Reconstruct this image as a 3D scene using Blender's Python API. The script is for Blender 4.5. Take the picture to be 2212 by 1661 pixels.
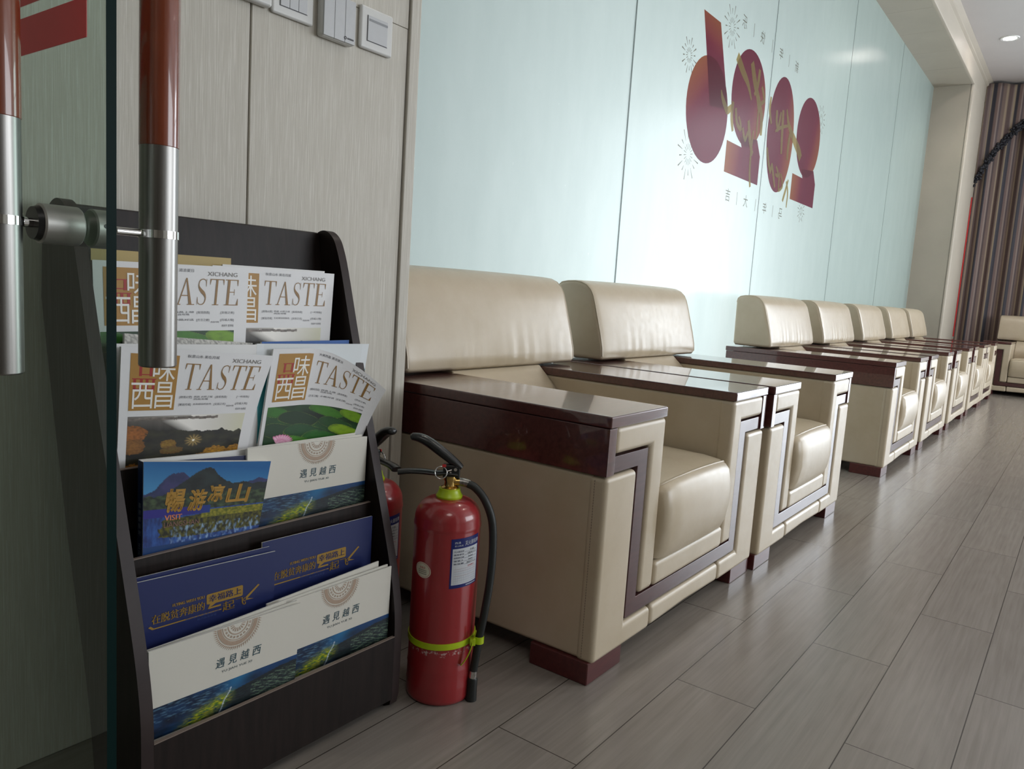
import bpy, bmesh, math, random
from mathutils import Vector, Matrix, noise

for o in list(bpy.data.objects):
    bpy.data.objects.remove(o)
SC = bpy.context.scene
COL = SC.collection
R = math.radians

# ------------------------------------------------------------------ camera
cam_d = bpy.data.cameras.new('camera')
cam = bpy.data.objects.new('camera', cam_d)
COL.objects.link(cam)
CAM = Vector((-1.4582, -0.8048, 0.8849))
yaw, pit, rol = R(-53.582), R(-7.193), R(3.710)
fw = Vector((math.sin(-yaw) * math.cos(pit), math.cos(-yaw) * math.cos(pit), math.sin(pit)))
r0 = fw.cross(Vector((0, 0, 1))).normalized()
u0 = r0.cross(fw)
rv = r0 * math.cos(rol) + u0 * math.sin(rol)
uv = -r0 * math.sin(rol) + u0 * math.cos(rol)
M = Matrix((rv, uv, -fw)).transposed().to_4x4()
M.translation = CAM
cam.matrix_world = M
cam_d.sensor_width = 36.0
cam_d.lens = 1666.74 * 36.0 / 2212.0
cam_d.clip_start = 0.02
cam_d.clip_end = 100
SC.camera = cam

# ------------------------------------------------------------------ light and exposure
SC.view_settings.view_transform = 'Standard'
SC.view_settings.look = 'None'
SC.view_settings.gamma = 1.0
SC.view_settings.use_curve_mapping = False
SC.view_settings.exposure = 0.0
world = bpy.data.worlds.new('world')
SC.world = world
world.use_nodes = True
world.node_tree.nodes['Background'].inputs['Color'].default_value = (0.75, 0.86, 1.0, 1)
world.node_tree.nodes['Background'].inputs['Strength'].default_value = 0.25


def area(name, loc, direction, sx, sy, energy, color):
    d = bpy.data.lights.new(name, 'AREA')
    d.shape = 'RECTANGLE'
    d.size, d.size_y = sx, sy
    d.energy = energy
    d.color = color
    o = bpy.data.objects.new(name, d)
    o.location = loc
    o.rotation_euler = Vector(direction).to_track_quat('-Z', 'Z').to_euler()
    COL.objects.link(o)
    return o


# daylight in the big window of the far wall, in the windows of the long wall, and in the
# corridor behind the frosted glass
area('far_window_daylight', (10.24, -3.15, 1.75), (-1, 0, 0), 4.1, 2.7, 370, (0.86, 0.93, 1.0))
area('side_window_daylight', (4.0, -5.93, 1.9), (0, 1, 0), 5.0, 2.2, 250, (0.90, 0.95, 1.0))
area('corridor_daylight', (2.3, 2.7, 0.85), (0, -1, 0), 3.0, 1.5, 56, (0.90, 0.97, 1.0))
area('corridor_daylight_far', (6.4, 2.9, 1.4), (0, -1, 0), 4.6, 2.4, 32, (0.85, 0.98, 0.95))
area('hall_fill', (-2.6, -2.2, 3.70), (0, 0, -1), 1.2, 1.2, 22, (1.0, 0.96, 0.90))  # added fill light over the unseen hall, no fixture stands there


# ------------------------------------------------------------------ materials
def nt(name):
    m = bpy.data.materials.new(name)
    m.use_nodes = True
    t = m.node_tree
    return m, t, t.nodes['Principled BSDF']


def N(t, kind, **kw):
    n = t.nodes.new(kind)
    for k, v in kw.items():
        if k.startswith('i_'):
            key = k[2:]
            n.inputs[int(key) if key.isdigit() else key.replace('_', ' ')].default_value = v
        else:
            setattr(n, k, v)
    return n


def L(t, a, ao, b, bi):
    t.links.new(a.outputs[ao], b.inputs[bi])


def ramp(t, stops):
    n = t.nodes.new('ShaderNodeValToRGB')
    e = n.color_ramp.elements
    while len(e) < len(stops):
        e.new(0.5)
    for el, (p, c) in zip(e, stops):
        el.position = p
        el.color = tuple(c) + (1,)
    return n


def coords(t, scale=(1, 1, 1), loc=(0, 0, 0), kind='Object'):
    c = N(t, 'ShaderNodeTexCoord')
    m = N(t, 'ShaderNodeMapping')
    m.inputs['Scale'].default_value = scale
    m.inputs['Location'].default_value = loc
    L(t, c, kind, m, 'Vector')
    return m


def simple(name, col, rough=0.5, metal=0.0, spec=0.5, coat=0.0, bump=0.0, bscale=60, var=0.0):
    m, t, b = nt(name)
    b.inputs['Base Color'].default_value = tuple(col) + (1,)
    b.inputs['Roughness'].default_value = rough
    b.inputs['Metallic'].default_value = metal
    b.inputs['Specular IOR Level'].default_value = spec
    b.inputs['Coat Weight'].default_value = coat
    b.inputs['Coat Roughness'].default_value = 0.08
    mp = coords(t)
    n = N(t, 'ShaderNodeTexNoise', i_Scale=bscale, i_Detail=4.0)
    L(t, mp, 'Vector', n, 'Vector')
    if var:
        rp = ramp(t, [(0.25, [c * (1 - var) for c in col]), (0.75, [min(1, c * (1 + var)) for c in col])])
        L(t, n, 'Fac', rp, 'Fac')
        L(t, rp, 'Color', b, 'Base Color')
    if bump:
        bp = N(t, 'ShaderNodeBump', i_Strength=bump, i_Distance=0.002)
        L(t, n, 'Fac', bp, 'Height')
        L(t, bp, 'Normal', b, 'Normal')
    return m


def leather_mat():
    m, t, b = nt('cream leather')
    mp = coords(t)
    n1 = N(t, 'ShaderNodeTexNoise', i_Scale=5.0, i_Detail=5.0, i_Roughness=0.6)
    n2 = N(t, 'ShaderNodeTexNoise', i_Scale=38.0, i_Detail=6.0, i_Roughness=0.65)
    v = N(t, 'ShaderNodeTexVoronoi', feature='DISTANCE_TO_EDGE', i_Scale=210.0)
    for n in (n1, n2, v):
        L(t, mp, 'Vector', n, 'Vector')
    rp = ramp(t, [(0.25, (0.45, 0.37, 0.255)), (0.55, (0.515, 0.435, 0.32)), (0.8, (0.56, 0.485, 0.375))])
    L(t, n1, 'Fac', rp, 'Fac')
    L(t, rp, 'Color', b, 'Base Color')
    rr = ramp(t, [(0.3, (0.285,) * 3), (0.7, (0.38,) * 3)])
    L(t, n2, 'Fac', rr, 'Fac')
    L(t, rr, 'Color', b, 'Roughness')
    mx = N(t, 'ShaderNodeMath', operation='MULTIPLY_ADD')
    L(t, v, 'Distance', mx, 0)
    mx.inputs[1].default_value = 0.35
    L(t, n2, 'Fac', mx, 2)
    bp = N(t, 'ShaderNodeBump', i_Strength=0.05, i_Distance=0.003)
    L(t, mx, 'Value', bp, 'Height')
    L(t, bp, 'Normal', b, 'Normal')
    b.inputs['Specular IOR Level'].default_value = 0.55
    return m


def wood_mat(name, c1, c2, rough, coat, axis_scale=(1.2, 14, 14), spec=0.5):
    m, t, b = nt(name)
    mp = coords(t, axis_scale)
    n = N(t, 'ShaderNodeTexNoise', i_Scale=6.0, i_Detail=6.0, i_Roughness=0.6, i_Distortion=0.4)
    L(t, mp, 'Vector', n, 'Vector')
    rp = ramp(t, [(0.3, c1), (0.7, c2)])
    L(t, n, 'Fac', rp, 'Fac')
    L(t, rp, 'Color', b, 'Base Color')
    b.inputs['Roughness'].default_value = rough
    b.inputs['Specular IOR Level'].default_value = spec
    b.inputs['Coat Weight'].default_value = coat
    b.inputs['Coat Roughness'].default_value = 0.035
    return m


def floor_mat():
    m, t, b = nt('grey wood plank floor')
    mp = coords(t, (1, 1, 1), (0.2685 + 8.85, 0.322 + 0.1865 * 40, 0))
    br = N(t, 'ShaderNodeTexBrick', offset=0.5, offset_frequency=2, squash=1.0)
    br.inputs['Scale'].default_value = 1.0
    br.inputs['Brick Width'].default_value = 0.885
    br.inputs['Row Height'].default_value = 0.1865
    br.inputs['Mortar Size'].default_value = 0.0013
    br.inputs['Mortar Smooth'].default_value = 0.25
    br.inputs['Bias'].default_value = 0.0
    br.inputs['Color1'].default_value = (0.0, 0.0, 0.0, 1)
    br.inputs['Color2'].default_value = (1.0, 1.0, 1.0, 1)
    br.inputs['Mortar'].default_value = (0.5, 0.5, 0.5, 1)
    L(t, mp, 'Vector', br, 'Vector')
    # grain, shifted by the plank's own value so that no two planks match
    sep = N(t, 'ShaderNodeMapping')
    sep.inputs['Scale'].default_value = (1.0, 30, 1)
    ad = N(t, 'ShaderNodeVectorMath', operation='MULTIPLY_ADD')
    L(t, br, 'Color', ad, 0)
    ad.inputs[1].default_value = (7.3, 3.1, 5.7)
    L(t, mp, 'Vector', ad, 2)
    L(t, ad, 'Vector', sep, 'Vector')
    g = N(t, 'ShaderNodeTexNoise', i_Scale=3.2, i_Detail=5.0, i_Roughness=0.6, i_Distortion=0.2)
    L(t, sep, 'Vector', g, 'Vector')
    sp2 = N(t, 'ShaderNodeMapping')
    sp2.inputs['Scale'].default_value = (1.5, 5.5, 1)
    L(t, ad, 'Vector', sp2, 'Vector')
    n0 = N(t, 'ShaderNodeTexNoise', i_Scale=1.3, i_Detail=2.0)
    L(t, sp2, 'Vector', n0, 'Vector')
    ri = N(t, 'ShaderNodeMath', operation='MULTIPLY')
    L(t, n0, 'Fac', ri, 0)
    ri.inputs[1].default_value = 42.0
    sn = N(t, 'ShaderNodeMath', operation='SINE')
    L(t, ri, 'Value', sn, 0)
    mixg = N(t, 'ShaderNodeMath', operation='MULTIPLY_ADD')
    L(t, sn, 'Value', mixg, 0)
    mixg.inputs[1].default_value = 0.035
    L(t, g, 'Fac', mixg, 2)
    rp = ramp(t, [(0.22, (0.203, 0.180, 0.157)), (0.5, (0.242, 0.217, 0.192)), (0.80, (0.280, 0.253, 0.227))])
    L(t, mixg, 'Value', rp, 'Fac')
    tone = N(t, 'ShaderNodeMix', data_type='RGBA', blend_type='MULTIPLY')
    tone.inputs['Factor'].default_value = 1.0
    tr = ramp(t, [(0.0, (0.95, 0.95, 0.95)), (1.0, (1.04, 1.035, 1.03))])
    L(t, br, 'Color', tr, 'Fac')
    L(t, rp, 'Color', tone, 'A')
    L(t, tr, 'Color', tone, 'B')
    joint = N(t, 'ShaderNodeMix', data_type='RGBA')
    L(t, br, 'Fac', joint, 'Factor')
    L(t, tone, 'Result', joint, 'A')
    joint.inputs['B'].default_value = (0.045, 0.038, 0.032, 1)
    L(t, joint, 'Result', b, 'Base Color')
    rr = ramp(t, [(0.2, (0.19,) * 3), (0.8, (0.262,) * 3)])
    L(t, g, 'Fac', rr, 'Fac')
    L(t, rr, 'Color', b, 'Roughness')
    b.inputs['Specular IOR Level'].default_value = 0.5
    hm = N(t, 'ShaderNodeMath', operation='MULTIPLY_ADD')
    L(t, br, 'Fac', hm, 0)
    hm.inputs[1].default_value = -1.6
    L(t, g, 'Fac', hm, 2)
    bp = N(t, 'ShaderNodeBump', i_Strength=0.07, i_Distance=0.002)
    L(t, hm, 'Value', bp, 'Height')
    L(t, bp, 'Normal', b, 'Normal')
    return m


def wallpanel_mat():
    m, t, b = nt('beige ribbed wall panel')
    mp = coords(t, (300, 300, 5.0))
    n = N(t, 'ShaderNodeTexNoise', i_Scale=2.2, i_Detail=4.0, i_Roughness=0.6, i_Distortion=0.5)
    L(t, mp, 'Vector', n, 'Vector')
    rp = ramp(t, [(0.32, (0.455, 0.425, 0.36)), (0.52, (0.505, 0.475, 0.41)), (0.70, (0.63, 0.605, 0.545))])
    L(t, n, 'Fac', rp, 'Fac')
    L(t, rp, 'Color', b, 'Base Color')
    b.inputs['Roughness'].default_value = 0.55
    bp = N(t, 'ShaderNodeBump', i_Strength=0.25, i_Distance=0.001)
    L(t, n, 'Fac', bp, 'Height')
    L(t, bp, 'Normal', b, 'Normal')
    return m


def frosted_mat():
    m, t, b = nt('frosted glass')
    mp = coords(t, (1, 1, 0.35))
    n = N(t, 'ShaderNodeTexNoise', i_Scale=6.0, i_Detail=5.0, i_Roughness=0.6)
    L(t, mp, 'Vector', n, 'Vector')
    v = N(t, 'ShaderNodeTexNoise', i_Scale=46.0, i_Detail=2.0)
    mp2 = coords(t, (1, 1, 0.8))
    L(t, mp2, 'Vector', v, 'Vector')
    rp = ramp(t, [(0.3, (0.77, 0.835, 0.83)), (0.7, (0.84, 0.90, 0.895))])
    L(t, n, 'Fac', rp, 'Fac')
    sp = ramp(t, [(0.73, (0, 0, 0)), (0.77, (1, 1, 1))])
    L(t, v, 'Fac', sp, 'Fac')
    mx = N(t, 'ShaderNodeMix', data_type='RGBA')
    L(t, sp, 'Color', mx, 'Factor')
    L(t, rp, 'Color', mx, 'A')
    mx.inputs['B'].default_value = (0.93, 0.98, 0.97, 1)
    tr = N(t, 'ShaderNodeBsdfTranslucent')
    L(t, mx, 'Result', tr, 'Color')
    df = N(t, 'ShaderNodeBsdfDiffuse')
    df.inputs['Color'].default_value = (0.45, 0.60, 0.57, 1)
    gl = N(t, 'ShaderNodeBsdfGlossy', i_Roughness=0.22)
    a = N(t, 'ShaderNodeMixShader', i_0=0.28)
    L(t, tr, 'BSDF', a, 1)
    L(t, df, 'BSDF', a, 2)
    fr = N(t, 'ShaderNodeFresnel', i_IOR=1.15)
    c = N(t, 'ShaderNodeMixShader')
    L(t, fr, 'Fac', c, 0)
    L(t, a, 'Shader', c, 1)
    L(t, gl, 'BSDF', c, 2)
    L(t, c, 'Shader', t.nodes['Material Output'], 'Surface')
    return m


def vinyl_mat(name, kind='flat', col=(0.3, 0.05, 0.07)):
    """Printed film on the frosted pane: lets some of the light behind it through."""
    m, t, b = nt(name)
    if kind == 'attr':
        src = N(t, 'ShaderNodeAttribute', attribute_name='Col')
    else:
        src = N(t, 'ShaderNodeRGB')
        src.outputs[0].default_value = tuple(col) + (1,)
    tr = N(t, 'ShaderNodeBsdfTranslucent')
    df = N(t, 'ShaderNodeBsdfDiffuse')
    gl = N(t, 'ShaderNodeBsdfGlossy', i_Roughness=0.22)
    L(t, src, 0, tr, 'Color')
    L(t, src, 0, df, 'Color')
    a = N(t, 'ShaderNodeMixShader', i_0=0.35)
    L(t, tr, 'BSDF', a, 1)
    L(t, df, 'BSDF', a, 2)
    fr = N(t, 'ShaderNodeFresnel', i_IOR=1.10)
    c = N(t, 'ShaderNodeMixShader')
    L(t, fr, 'Fac', c, 0)
    L(t, a, 'Shader', c, 1)
    L(t, gl, 'BSDF', c, 2)
    L(t, c, 'Shader', t.nodes['Material Output'], 'Surface')
    return m


def clear_glass_mat():
    m, t, b = nt('clear door glass')
    tr = N(t, 'ShaderNodeBsdfTransparent')
    tr.inputs['Color'].default_value = (0.76, 0.83, 0.79, 1)
    gl = N(t, 'ShaderNodeBsdfGlossy', i_Roughness=0.01)
    fr = N(t, 'ShaderNodeFresnel', i_IOR=1.45)
    ge = N(t, 'ShaderNodeNewGeometry')
    iv = N(t, 'ShaderNodeMath', operation='SUBTRACT')
    iv.inputs[0].default_value = 1.0
    L(t, ge, 'Backfacing', iv, 1)
    mu = N(t, 'ShaderNodeMath', operation='MULTIPLY')
    L(t, fr, 'Fac', mu, 0)
    L(t, iv, 'Value', mu, 1)
    c = N(t, 'ShaderNodeMixShader')
    L(t, mu, 'Value', c, 0)
    L(t, tr, 'BSDF', c, 1)
    L(t, gl, 'BSDF', c, 2)
    L(t, c, 'Shader', t.nodes['Material Output'], 'Surface')
    return m


def print_mat():
    m, t, b = nt('printed paper')
    a = N(t, 'ShaderNodeAttribute', attribute_name='Col')
    L(t, a, 'Color', b, 'Base Color')
    b.inputs['Roughness'].default_value = 0.42
    b.inputs['Specular IOR Level'].default_value = 0.4
    return m


def brushed_mat():
    m, t, b = nt('brushed steel')
    mp = coords(t, (220, 220, 2))
    n = N(t, 'ShaderNodeTexNoise', i_Scale=1.0, i_Detail=3.0)
    L(t, mp, 'Vector', n, 'Vector')
    rp = ramp(t, [(0.3, (0.19, 0.183, 0.172)), (0.7, (0.32, 0.31, 0.295))])
    L(t, n, 'Fac', rp, 'Fac')
    L(t, rp, 'Color', b, 'Base Color')
    b.inputs['Metallic'].default_value = 1.0
    b.inputs['Roughness'].default_value = 0.34
    return m


def curtain_mat():
    m, t, b = nt('striped curtain cloth')
    a = N(t, 'ShaderNodeAttribute', attribute_name='Col')
    mp = coords(t)
    n = N(t, 'ShaderNodeTexNoise', i_Scale=140.0, i_Detail=2.0)
    L(t, mp, 'Vector', n, 'Vector')
    bp = N(t, 'ShaderNodeBump', i_Strength=0.2, i_Distance=0.002)
    L(t, n, 'Fac', bp, 'Height')
    L(t, bp, 'Normal', b, 'Normal')
    L(t, a, 'Color', b, 'Base Color')
    b.inputs['Roughness'].default_value = 0.6
    b.inputs['Sheen Weight'].default_value = 0.2
    return m


def emit_mat(name, col, strength):
    m, t, b = nt(name)
    b.inputs['Base Color'].default_value = (1, 1, 1, 1)
    b.inputs['Emission Color'].default_value = tuple(col) + (1,)
    b.inputs['Emission Strength'].default_value = strength
    return m


def red_paint_mat():
    m, t, b = nt('red enamel')
    mp = coords(t, (1, 1, 1))
    n = N(t, 'ShaderNodeTexNoise', i_Scale=120.0, i_Detail=4.0, i_Roughness=0.75)
    L(t, mp, 'Vector', n, 'Vector')
    # worn paint in a ragged ring just under the tie strap
    sp = N(t, 'ShaderNodeSeparateXYZ')
    L(t, mp, 'Vector', sp, 'Vector')
    sub = N(t, 'ShaderNodeMath', operation='SUBTRACT')
    L(t, sp, 'Z', sub, 0)
    sub.inputs[1].default_value = 0.118
    ab = N(t, 'ShaderNodeMath', operation='ABSOLUTE')
    L(t, sub, 'Value', ab, 0)
    ma = N(t, 'ShaderNodeMath', operation='MULTIPLY_ADD')
    L(t, ab, 'Value', ma, 0)
    ma.inputs[1].default_value = -14.0
    L(t, n, 'Fac', ma, 2)
    rp = ramp(t, [(0.50, (0, 0, 0)), (0.60, (1, 1, 1))])
    L(t, ma, 'Value', rp, 'Fac')
    mx = N(t, 'ShaderNodeMix', data_type='RGBA')
    L(t, rp, 'Color', mx, 'Factor')
    mx.inputs['A'].default_value = (0.30, 0.022, 0.026, 1)
    mx.inputs['B'].default_value = (0.55, 0.42, 0.40, 1)
    L(t, mx, 'Result', b, 'Base Color')
    b.inputs['Roughness'].default_value = 0.28
    b.inputs['Coat Weight'].default_value = 0.6
    b.inputs['Coat Roughness'].default_value = 0.05
    return m


MT = dict(
    leather=leather_mat(),
    mahogany=wood_mat('polished mahogany', (0.060, 0.0165, 0.0150), (0.105, 0.031, 0.027), 0.30, 1.0),
    trimwood=wood_mat('satin mahogany', (0.045, 0.012, 0.014), (0.075, 0.022, 0.023), 0.30, 0.5),
    footwood=wood_mat('red stained foot', (0.060, 0.010, 0.012), (0.10, 0.018, 0.018), 0.3, 0.3),
    rackwood=wood_mat('dark walnut laminate', (0.008, 0.0052, 0.0045), (0.018, 0.0116, 0.0100), 0.42, 0.0, (14, 14, 1.2), 0.22),
    rackedge=simple('walnut edge banding', (0.030, 0.020, 0.019), 0.42, spec=0.22, var=0.2, bscale=20),
    lipedge=simple('worn pale edge', (0.22, 0.17, 0.14), 0.5),
    floor=floor_mat(),
    wallpanel=wallpanel_mat(),
    plain=simple('cream aluminium panel', (0.44, 0.395, 0.325), 0.5, var=0.05, bscale=3, bump=0.03),
    groove=simple('dark joint', (0.16, 0.15, 0.13), 0.8, bump=0.05),
    ceiling=simple('white ceiling paint', (0.56, 0.53, 0.52), 0.8, bump=0.03, var=0.02, bscale=4),
    roomwall=simple('pale wall paint', (0.62, 0.60, 0.56), 0.8, bump=0.03, var=0.03, bscale=4),
    frosted=frosted_mat(),
    seam=simple('grey silicone seam', (0.10, 0.14, 0.13), 0.5, bump=0.05),
    clear=clear_glass_mat(),
    glassedge=simple('dark green glass edge', (0.003, 0.014, 0.013), 0.4, spec=0.06, bump=0.02),
    sticker=simple('red vinyl band', (0.66, 0.022, 0.035), 0.35, var=0.06, bscale=12),
    steel=brushed_mat(),
    satin=simple('satin steel', (0.42, 0.41, 0.385), 0.42, 0.75, var=0.06, bscale=30),
    chrome=simple('chrome', (0.75, 0.75, 0.74), 0.08, 1.0, var=0.03),
    redwood=wood_mat('lacquered red wood', (0.15, 0.028, 0.011), (0.24, 0.055, 0.020), 0.25, 0.7, (10, 10, 1.0)),
    redpaint=red_paint_mat(),
    lime=simple('lime green plastic', (0.42, 0.56, 0.012), 0.35, var=0.08, bscale=30),
    brass=simple('brass', (0.62, 0.42, 0.14), 0.25, 1.0, var=0.1),
    black=simple('black plastic', (0.012, 0.013, 0.013), 0.28, var=0.2),
    rubber=simple('black rubber', (0.012, 0.014, 0.013), 0.5, bump=0.1, bscale=200),
    paper=simple('white paper edge', (0.72, 0.72, 0.70), 0.7, bump=0.25, bscale=500, var=0.08),
    printed=print_mat(),
    switch=simple('white switch plastic', (0.62, 0.62, 0.60), 0.3, var=0.03, bscale=40),
    switchkey=simple('pale grey switch rocker', (0.50, 0.51, 0.52), 0.3, var=0.03, bscale=60),
    switchgrey=simple('grey switch strip', (0.22, 0.23, 0.24), 0.4),
    ink=simple('dark ink', (0.06, 0.06, 0.07), 0.5),
    vinyl=vinyl_mat('red gradient film', 'attr'),
    gold=vinyl_mat('gold film', 'flat', (0.43, 0.32, 0.13)),
    greyfilm=vinyl_mat('grey brown film', 'flat', (0.24, 0.24, 0.20)),
    curtain=curtain_mat(),
    fringe=simple('dark beaded fringe', (0.012, 0.013, 0.02), 0.5, bump=0.4, bscale=200, var=0.4),
    redcloth=simple('red cloth', (0.5, 0.02, 0.02), 0.7, bump=0.2, bscale=90),
    lamp=emit_mat('downlight lens', (1.0, 0.95, 0.86), 14.0),
    lampring=simple('white lamp ring', (0.8, 0.8, 0.78), 0.4),
)


# ------------------------------------------------------------------ object helpers
def tag(o, label=None, cat=None, group=None, kind=None):
    if label:
        o['label'] = label
    if cat:
        o['category'] = cat
    if group:
        o['group'] = group
    if kind:
        o['kind'] = kind
    return o


def empty(name, loc, rz=0, label=None, cat=None, group=None, kind=None):
    o = bpy.data.objects.new(name, None)
    o.empty_display_size = 0.1
    COL.objects.link(o)
    o.location = loc
    o.rotation_euler = (0, 0, rz)
    return tag(o, label, cat, group, kind)


def obj(name, bm, mats, parent=None, smooth=35, wn=True, loc=None):
    me = bpy.data.meshes.new(name)
    bmesh.ops.recalc_face_normals(bm, faces=bm.faces) if smooth is not None else None
    bm.to_mesh(me)
    bm.free()
    if not isinstance(mats, (list, tuple)):
        mats = [mats]
    for m in mats:
        me.materials.append(m)
    if smooth:
        for p in me.polygons:
            p.use_smooth = True
        me.set_sharp_from_angle(angle=R(smooth))
    o = bpy.data.objects.new(name, me)
    COL.objects.link(o)
    if parent is not None:
        o.parent = parent
    if loc is not None:
        o.location = loc
    if smooth and wn:
        w = o.modifiers.new('weighted normals', 'WEIGHTED_NORMAL')
        w.keep_sharp = True
    return o


def join(bm, tmp, mat=0):
    for f in tmp.faces:
        f.material_index = mat
    me = bpy.data.meshes.new('tmp')
    tmp.to_mesh(me)
    tmp.free()
    bm.from_mesh(me)
    bpy.data.meshes.remove(me)


def bevel_all(t, w, seg, min_angle=20):
    if w <= 0:
        return
    es = [e for e in t.edges if len(e.link_faces) == 2 and e.calc_face_angle(0) > R(min_angle)]
    bmesh.ops.bevel(t, geom=es, offset=w, segments=seg, profile=0.5, affect='EDGES', clamp_overlap=True)


def box(bm, lo, hi, bev=0.0, seg=2, mat=0):
    t = bmesh.new()
    bmesh.ops.create_cube(t, size=1.0)
    for v in t.verts:
        v.co = Vector([lo[i] + (v.co[i] + 0.5) * (hi[i] - lo[i]) for i in range(3)])
    bevel_all(t, bev, seg)
    join(bm, t, mat)


AX = {'x': lambda a, p: (a, p[0], p[1]), 'y': lambda a, p: (p[0], a, p[1]), 'z': lambda a, p: (p[0], p[1], a)}


def prism(bm, poly, axis, a, b, bev=0.0, seg=2, mat=0):
    t = bmesh.new()
    va = [t.verts.new(AX[axis](a, p)) for p in poly]
    vb = [t.verts.new(AX[axis](b, p)) for p in poly]
    n = len(poly)
    t.faces.new(va)
    t.faces.new(vb[::-1])
    for i in range(n):
        t.faces.new((va[i], vb[i], vb[(i + 1) % n], va[(i + 1) % n]))
    bmesh.ops.recalc_face_normals(t, faces=t.faces)
    bevel_all(t, bev, seg)
    join(bm, t, mat)


def loft(bm, sections, mat=0):
    t = bmesh.new()
    rows = [[t.verts.new(p) for p in s] for s in sections]
    n = len(rows[0])
    for a, b in zip(rows[:-1], rows[1:]):
        for i in range(n):
            t.faces.new((a[i], a[(i + 1) % n], b[(i + 1) % n], b[i]))
    t.faces.new(rows[0])
    t.faces.new(rows[-1])
    bmesh.ops.recalc_face_normals(t, faces=t.faces)
    join(bm, t, mat)


def tube(bm, pts, r, seg=10, mat=0, closed=False, flat=None):
    """A round (or, with flat=(a, b), oval) bar along pts; r may be a list."""
    pts = [Vector(p) for p in pts]
    n = len(pts)
    rs = r if isinstance(r, (list, tuple)) else [r] * n
    t = bmesh.new()
    rings = []
    ref = None
    for i, p in enumerate(pts):
        if closed:
            d = pts[(i + 1) % n] - pts[i - 1]
        else:
            d = pts[min(i + 1, n - 1)] - pts[max(i - 1, 0)]
        d.normalize()
        if ref is None:
            ref = Vector((0, 0, 1)) if abs(d.z) < 0.9 else Vector((1, 0, 0))
        a = d.cross(ref)
        if a.length < 1e-5:
            a = d.orthogonal()
        a.normalize()
        b = a.cross(d).normalized()
        ref = b
        fa, fb = flat if flat else (1, 1)
        rings.append([t.verts.new(p + a * (math.cos(2 * math.pi * k / seg) * rs[i] * fa) + b * (math.sin(2 * math.pi * k / seg) * rs[i] * fb)) for k in range(seg)])
    pairs = list(zip(rings[:-1], rings[1:]))
    if closed:
        pairs.append((rings[-1], rings[0]))
    for a, b in pairs:
        for k in range(seg):
            t.faces.new((a[k], a[(k + 1) % seg], b[(k + 1) % seg], b[k]))
    if not closed:
        t.faces.new(rings[0][::-1])
        t.faces.new(rings[-1])
    bmesh.ops.recalc_face_normals(t, faces=t.faces)
    join(bm, t, mat)


def lathe(bm, prof, c=(0, 0), seg=40, mat=0):
    """prof: (radius, z) from bottom to top."""
    t = bmesh.new()
    rows = []
    for r, z in prof:
        if r < 1e-6:
            rows.append([t.verts.new((c[0], c[1], z))])
        else:
            rows.append([t.verts.new((c[0] + r * math.cos(2 * math.pi * k / seg), c[1] + r * math.sin(2 * math.pi * k / seg), z)) for k in range(seg)])
    for a, b in zip(rows[:-1], rows[1:]):
        for k in range(seg):
            k2 = (k + 1) % seg
            f = []
            for q in ((a, k), (a, k2), (b, k2), (b, k)):
                v = q[0][q[1] % len(q[0])]
                if v not in f:
                    f.append(v)
            if len(f) > 2:
                t.faces.new(f)
    for row in (rows[0], rows[-1]):
        if len(row) > 2:
            t.faces.new(row)
    bmesh.ops.recalc_face_normals(t, faces=t.faces)
    join(bm, t, mat)


def spline(pts, n=8):
    """Catmull-Rom through pts."""
    P = [Vector(p) for p in pts]
    P = [P[0] * 2 - P[1]] + P + [P[-1] * 2 - P[-2]]
    out = []
    for i in range(1, len(P) - 2):
        for k in range(n):
            s = k / n
            a, b, c, d = P[i - 1], P[i], P[i + 1], P[i + 2]
            out.append(0.5 * ((2 * b) + (c - a) * s + (2 * a - 5 * b + 4 * c - d) * s * s + (3 * b - a - 3 * c + d) * s ** 3))
    out.append(P[-2])
    return out


_glyph = {}


def glyphs(s):
    """Flat outline mesh of a line of writing: (points, faces), height of a capital = about 0.73."""
    if s not in _glyph:
        c = bpy.data.curves.new('writing', 'FONT')
        c.body = s
        c.resolution_u = 3
        o = bpy.data.objects.new('writing', c)
        COL.objects.link(o)
        dg = bpy.context.evaluated_depsgraph_get()
        ev = o.evaluated_get(dg)
        me = ev.to_mesh()
        pts = [(v.co.x, v.co.y) for v in me.vertices]
        fcs = [tuple(p.vertices) for p in me.polygons]
        ev.to_mesh_clear()
        bpy.data.objects.remove(o)
        bpy.data.curves.remove(c)
        _glyph[s] = (pts, fcs)
    return _glyph[s]


def fit_text(s, x0, x1, y0, y1, shear=0.0, mirror=False):
    """The line of writing stretched to fill the box; returns (points, faces)."""
    pts, fcs = glyphs(s)
    xs = [p[0] for p in pts]
    ys = [p[1] for p in pts]
    ax, bx, ay, by = min(xs), max(xs), min(ys), max(ys)
    out = []
    for x, y in pts:
        fx = (x - ax) / max(bx - ax, 1e-6)
        fy = (y - ay) / max(by - ay, 1e-6)
        if mirror:
            fx = 1 - fx
        out.append((x0 + fx * (x1 - x0) + shear * fy * (y1 - y0), y0 + fy * (y1 - y0)))
    return out, fcs

# ------------------------------------------------------------------ the room
YW, YG = 0.587, 1.0          # face of the panelled wall, face of the frosted glass
CEIL = 3.77


def struct(name, bm, m, label=None, smooth=None, parent=None):
    return tag(obj(name, bm, m, parent, smooth=smooth, wn=bool(smooth)), label, kind='structure' if parent is None else None)


b = bmesh.new()
box(b, (-4.2, -6.1, -0.05), (10.45, 3.3, 0.0))
struct('floor', b, MT['floor'], 'grey brown wood plank floor')

b = bmesh.new()
box(b, (-4.2, -6.1, CEIL), (10.45, 3.3, CEIL + 0.1))
struct('ceiling', b, MT['ceiling'], 'white ceiling')

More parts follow.
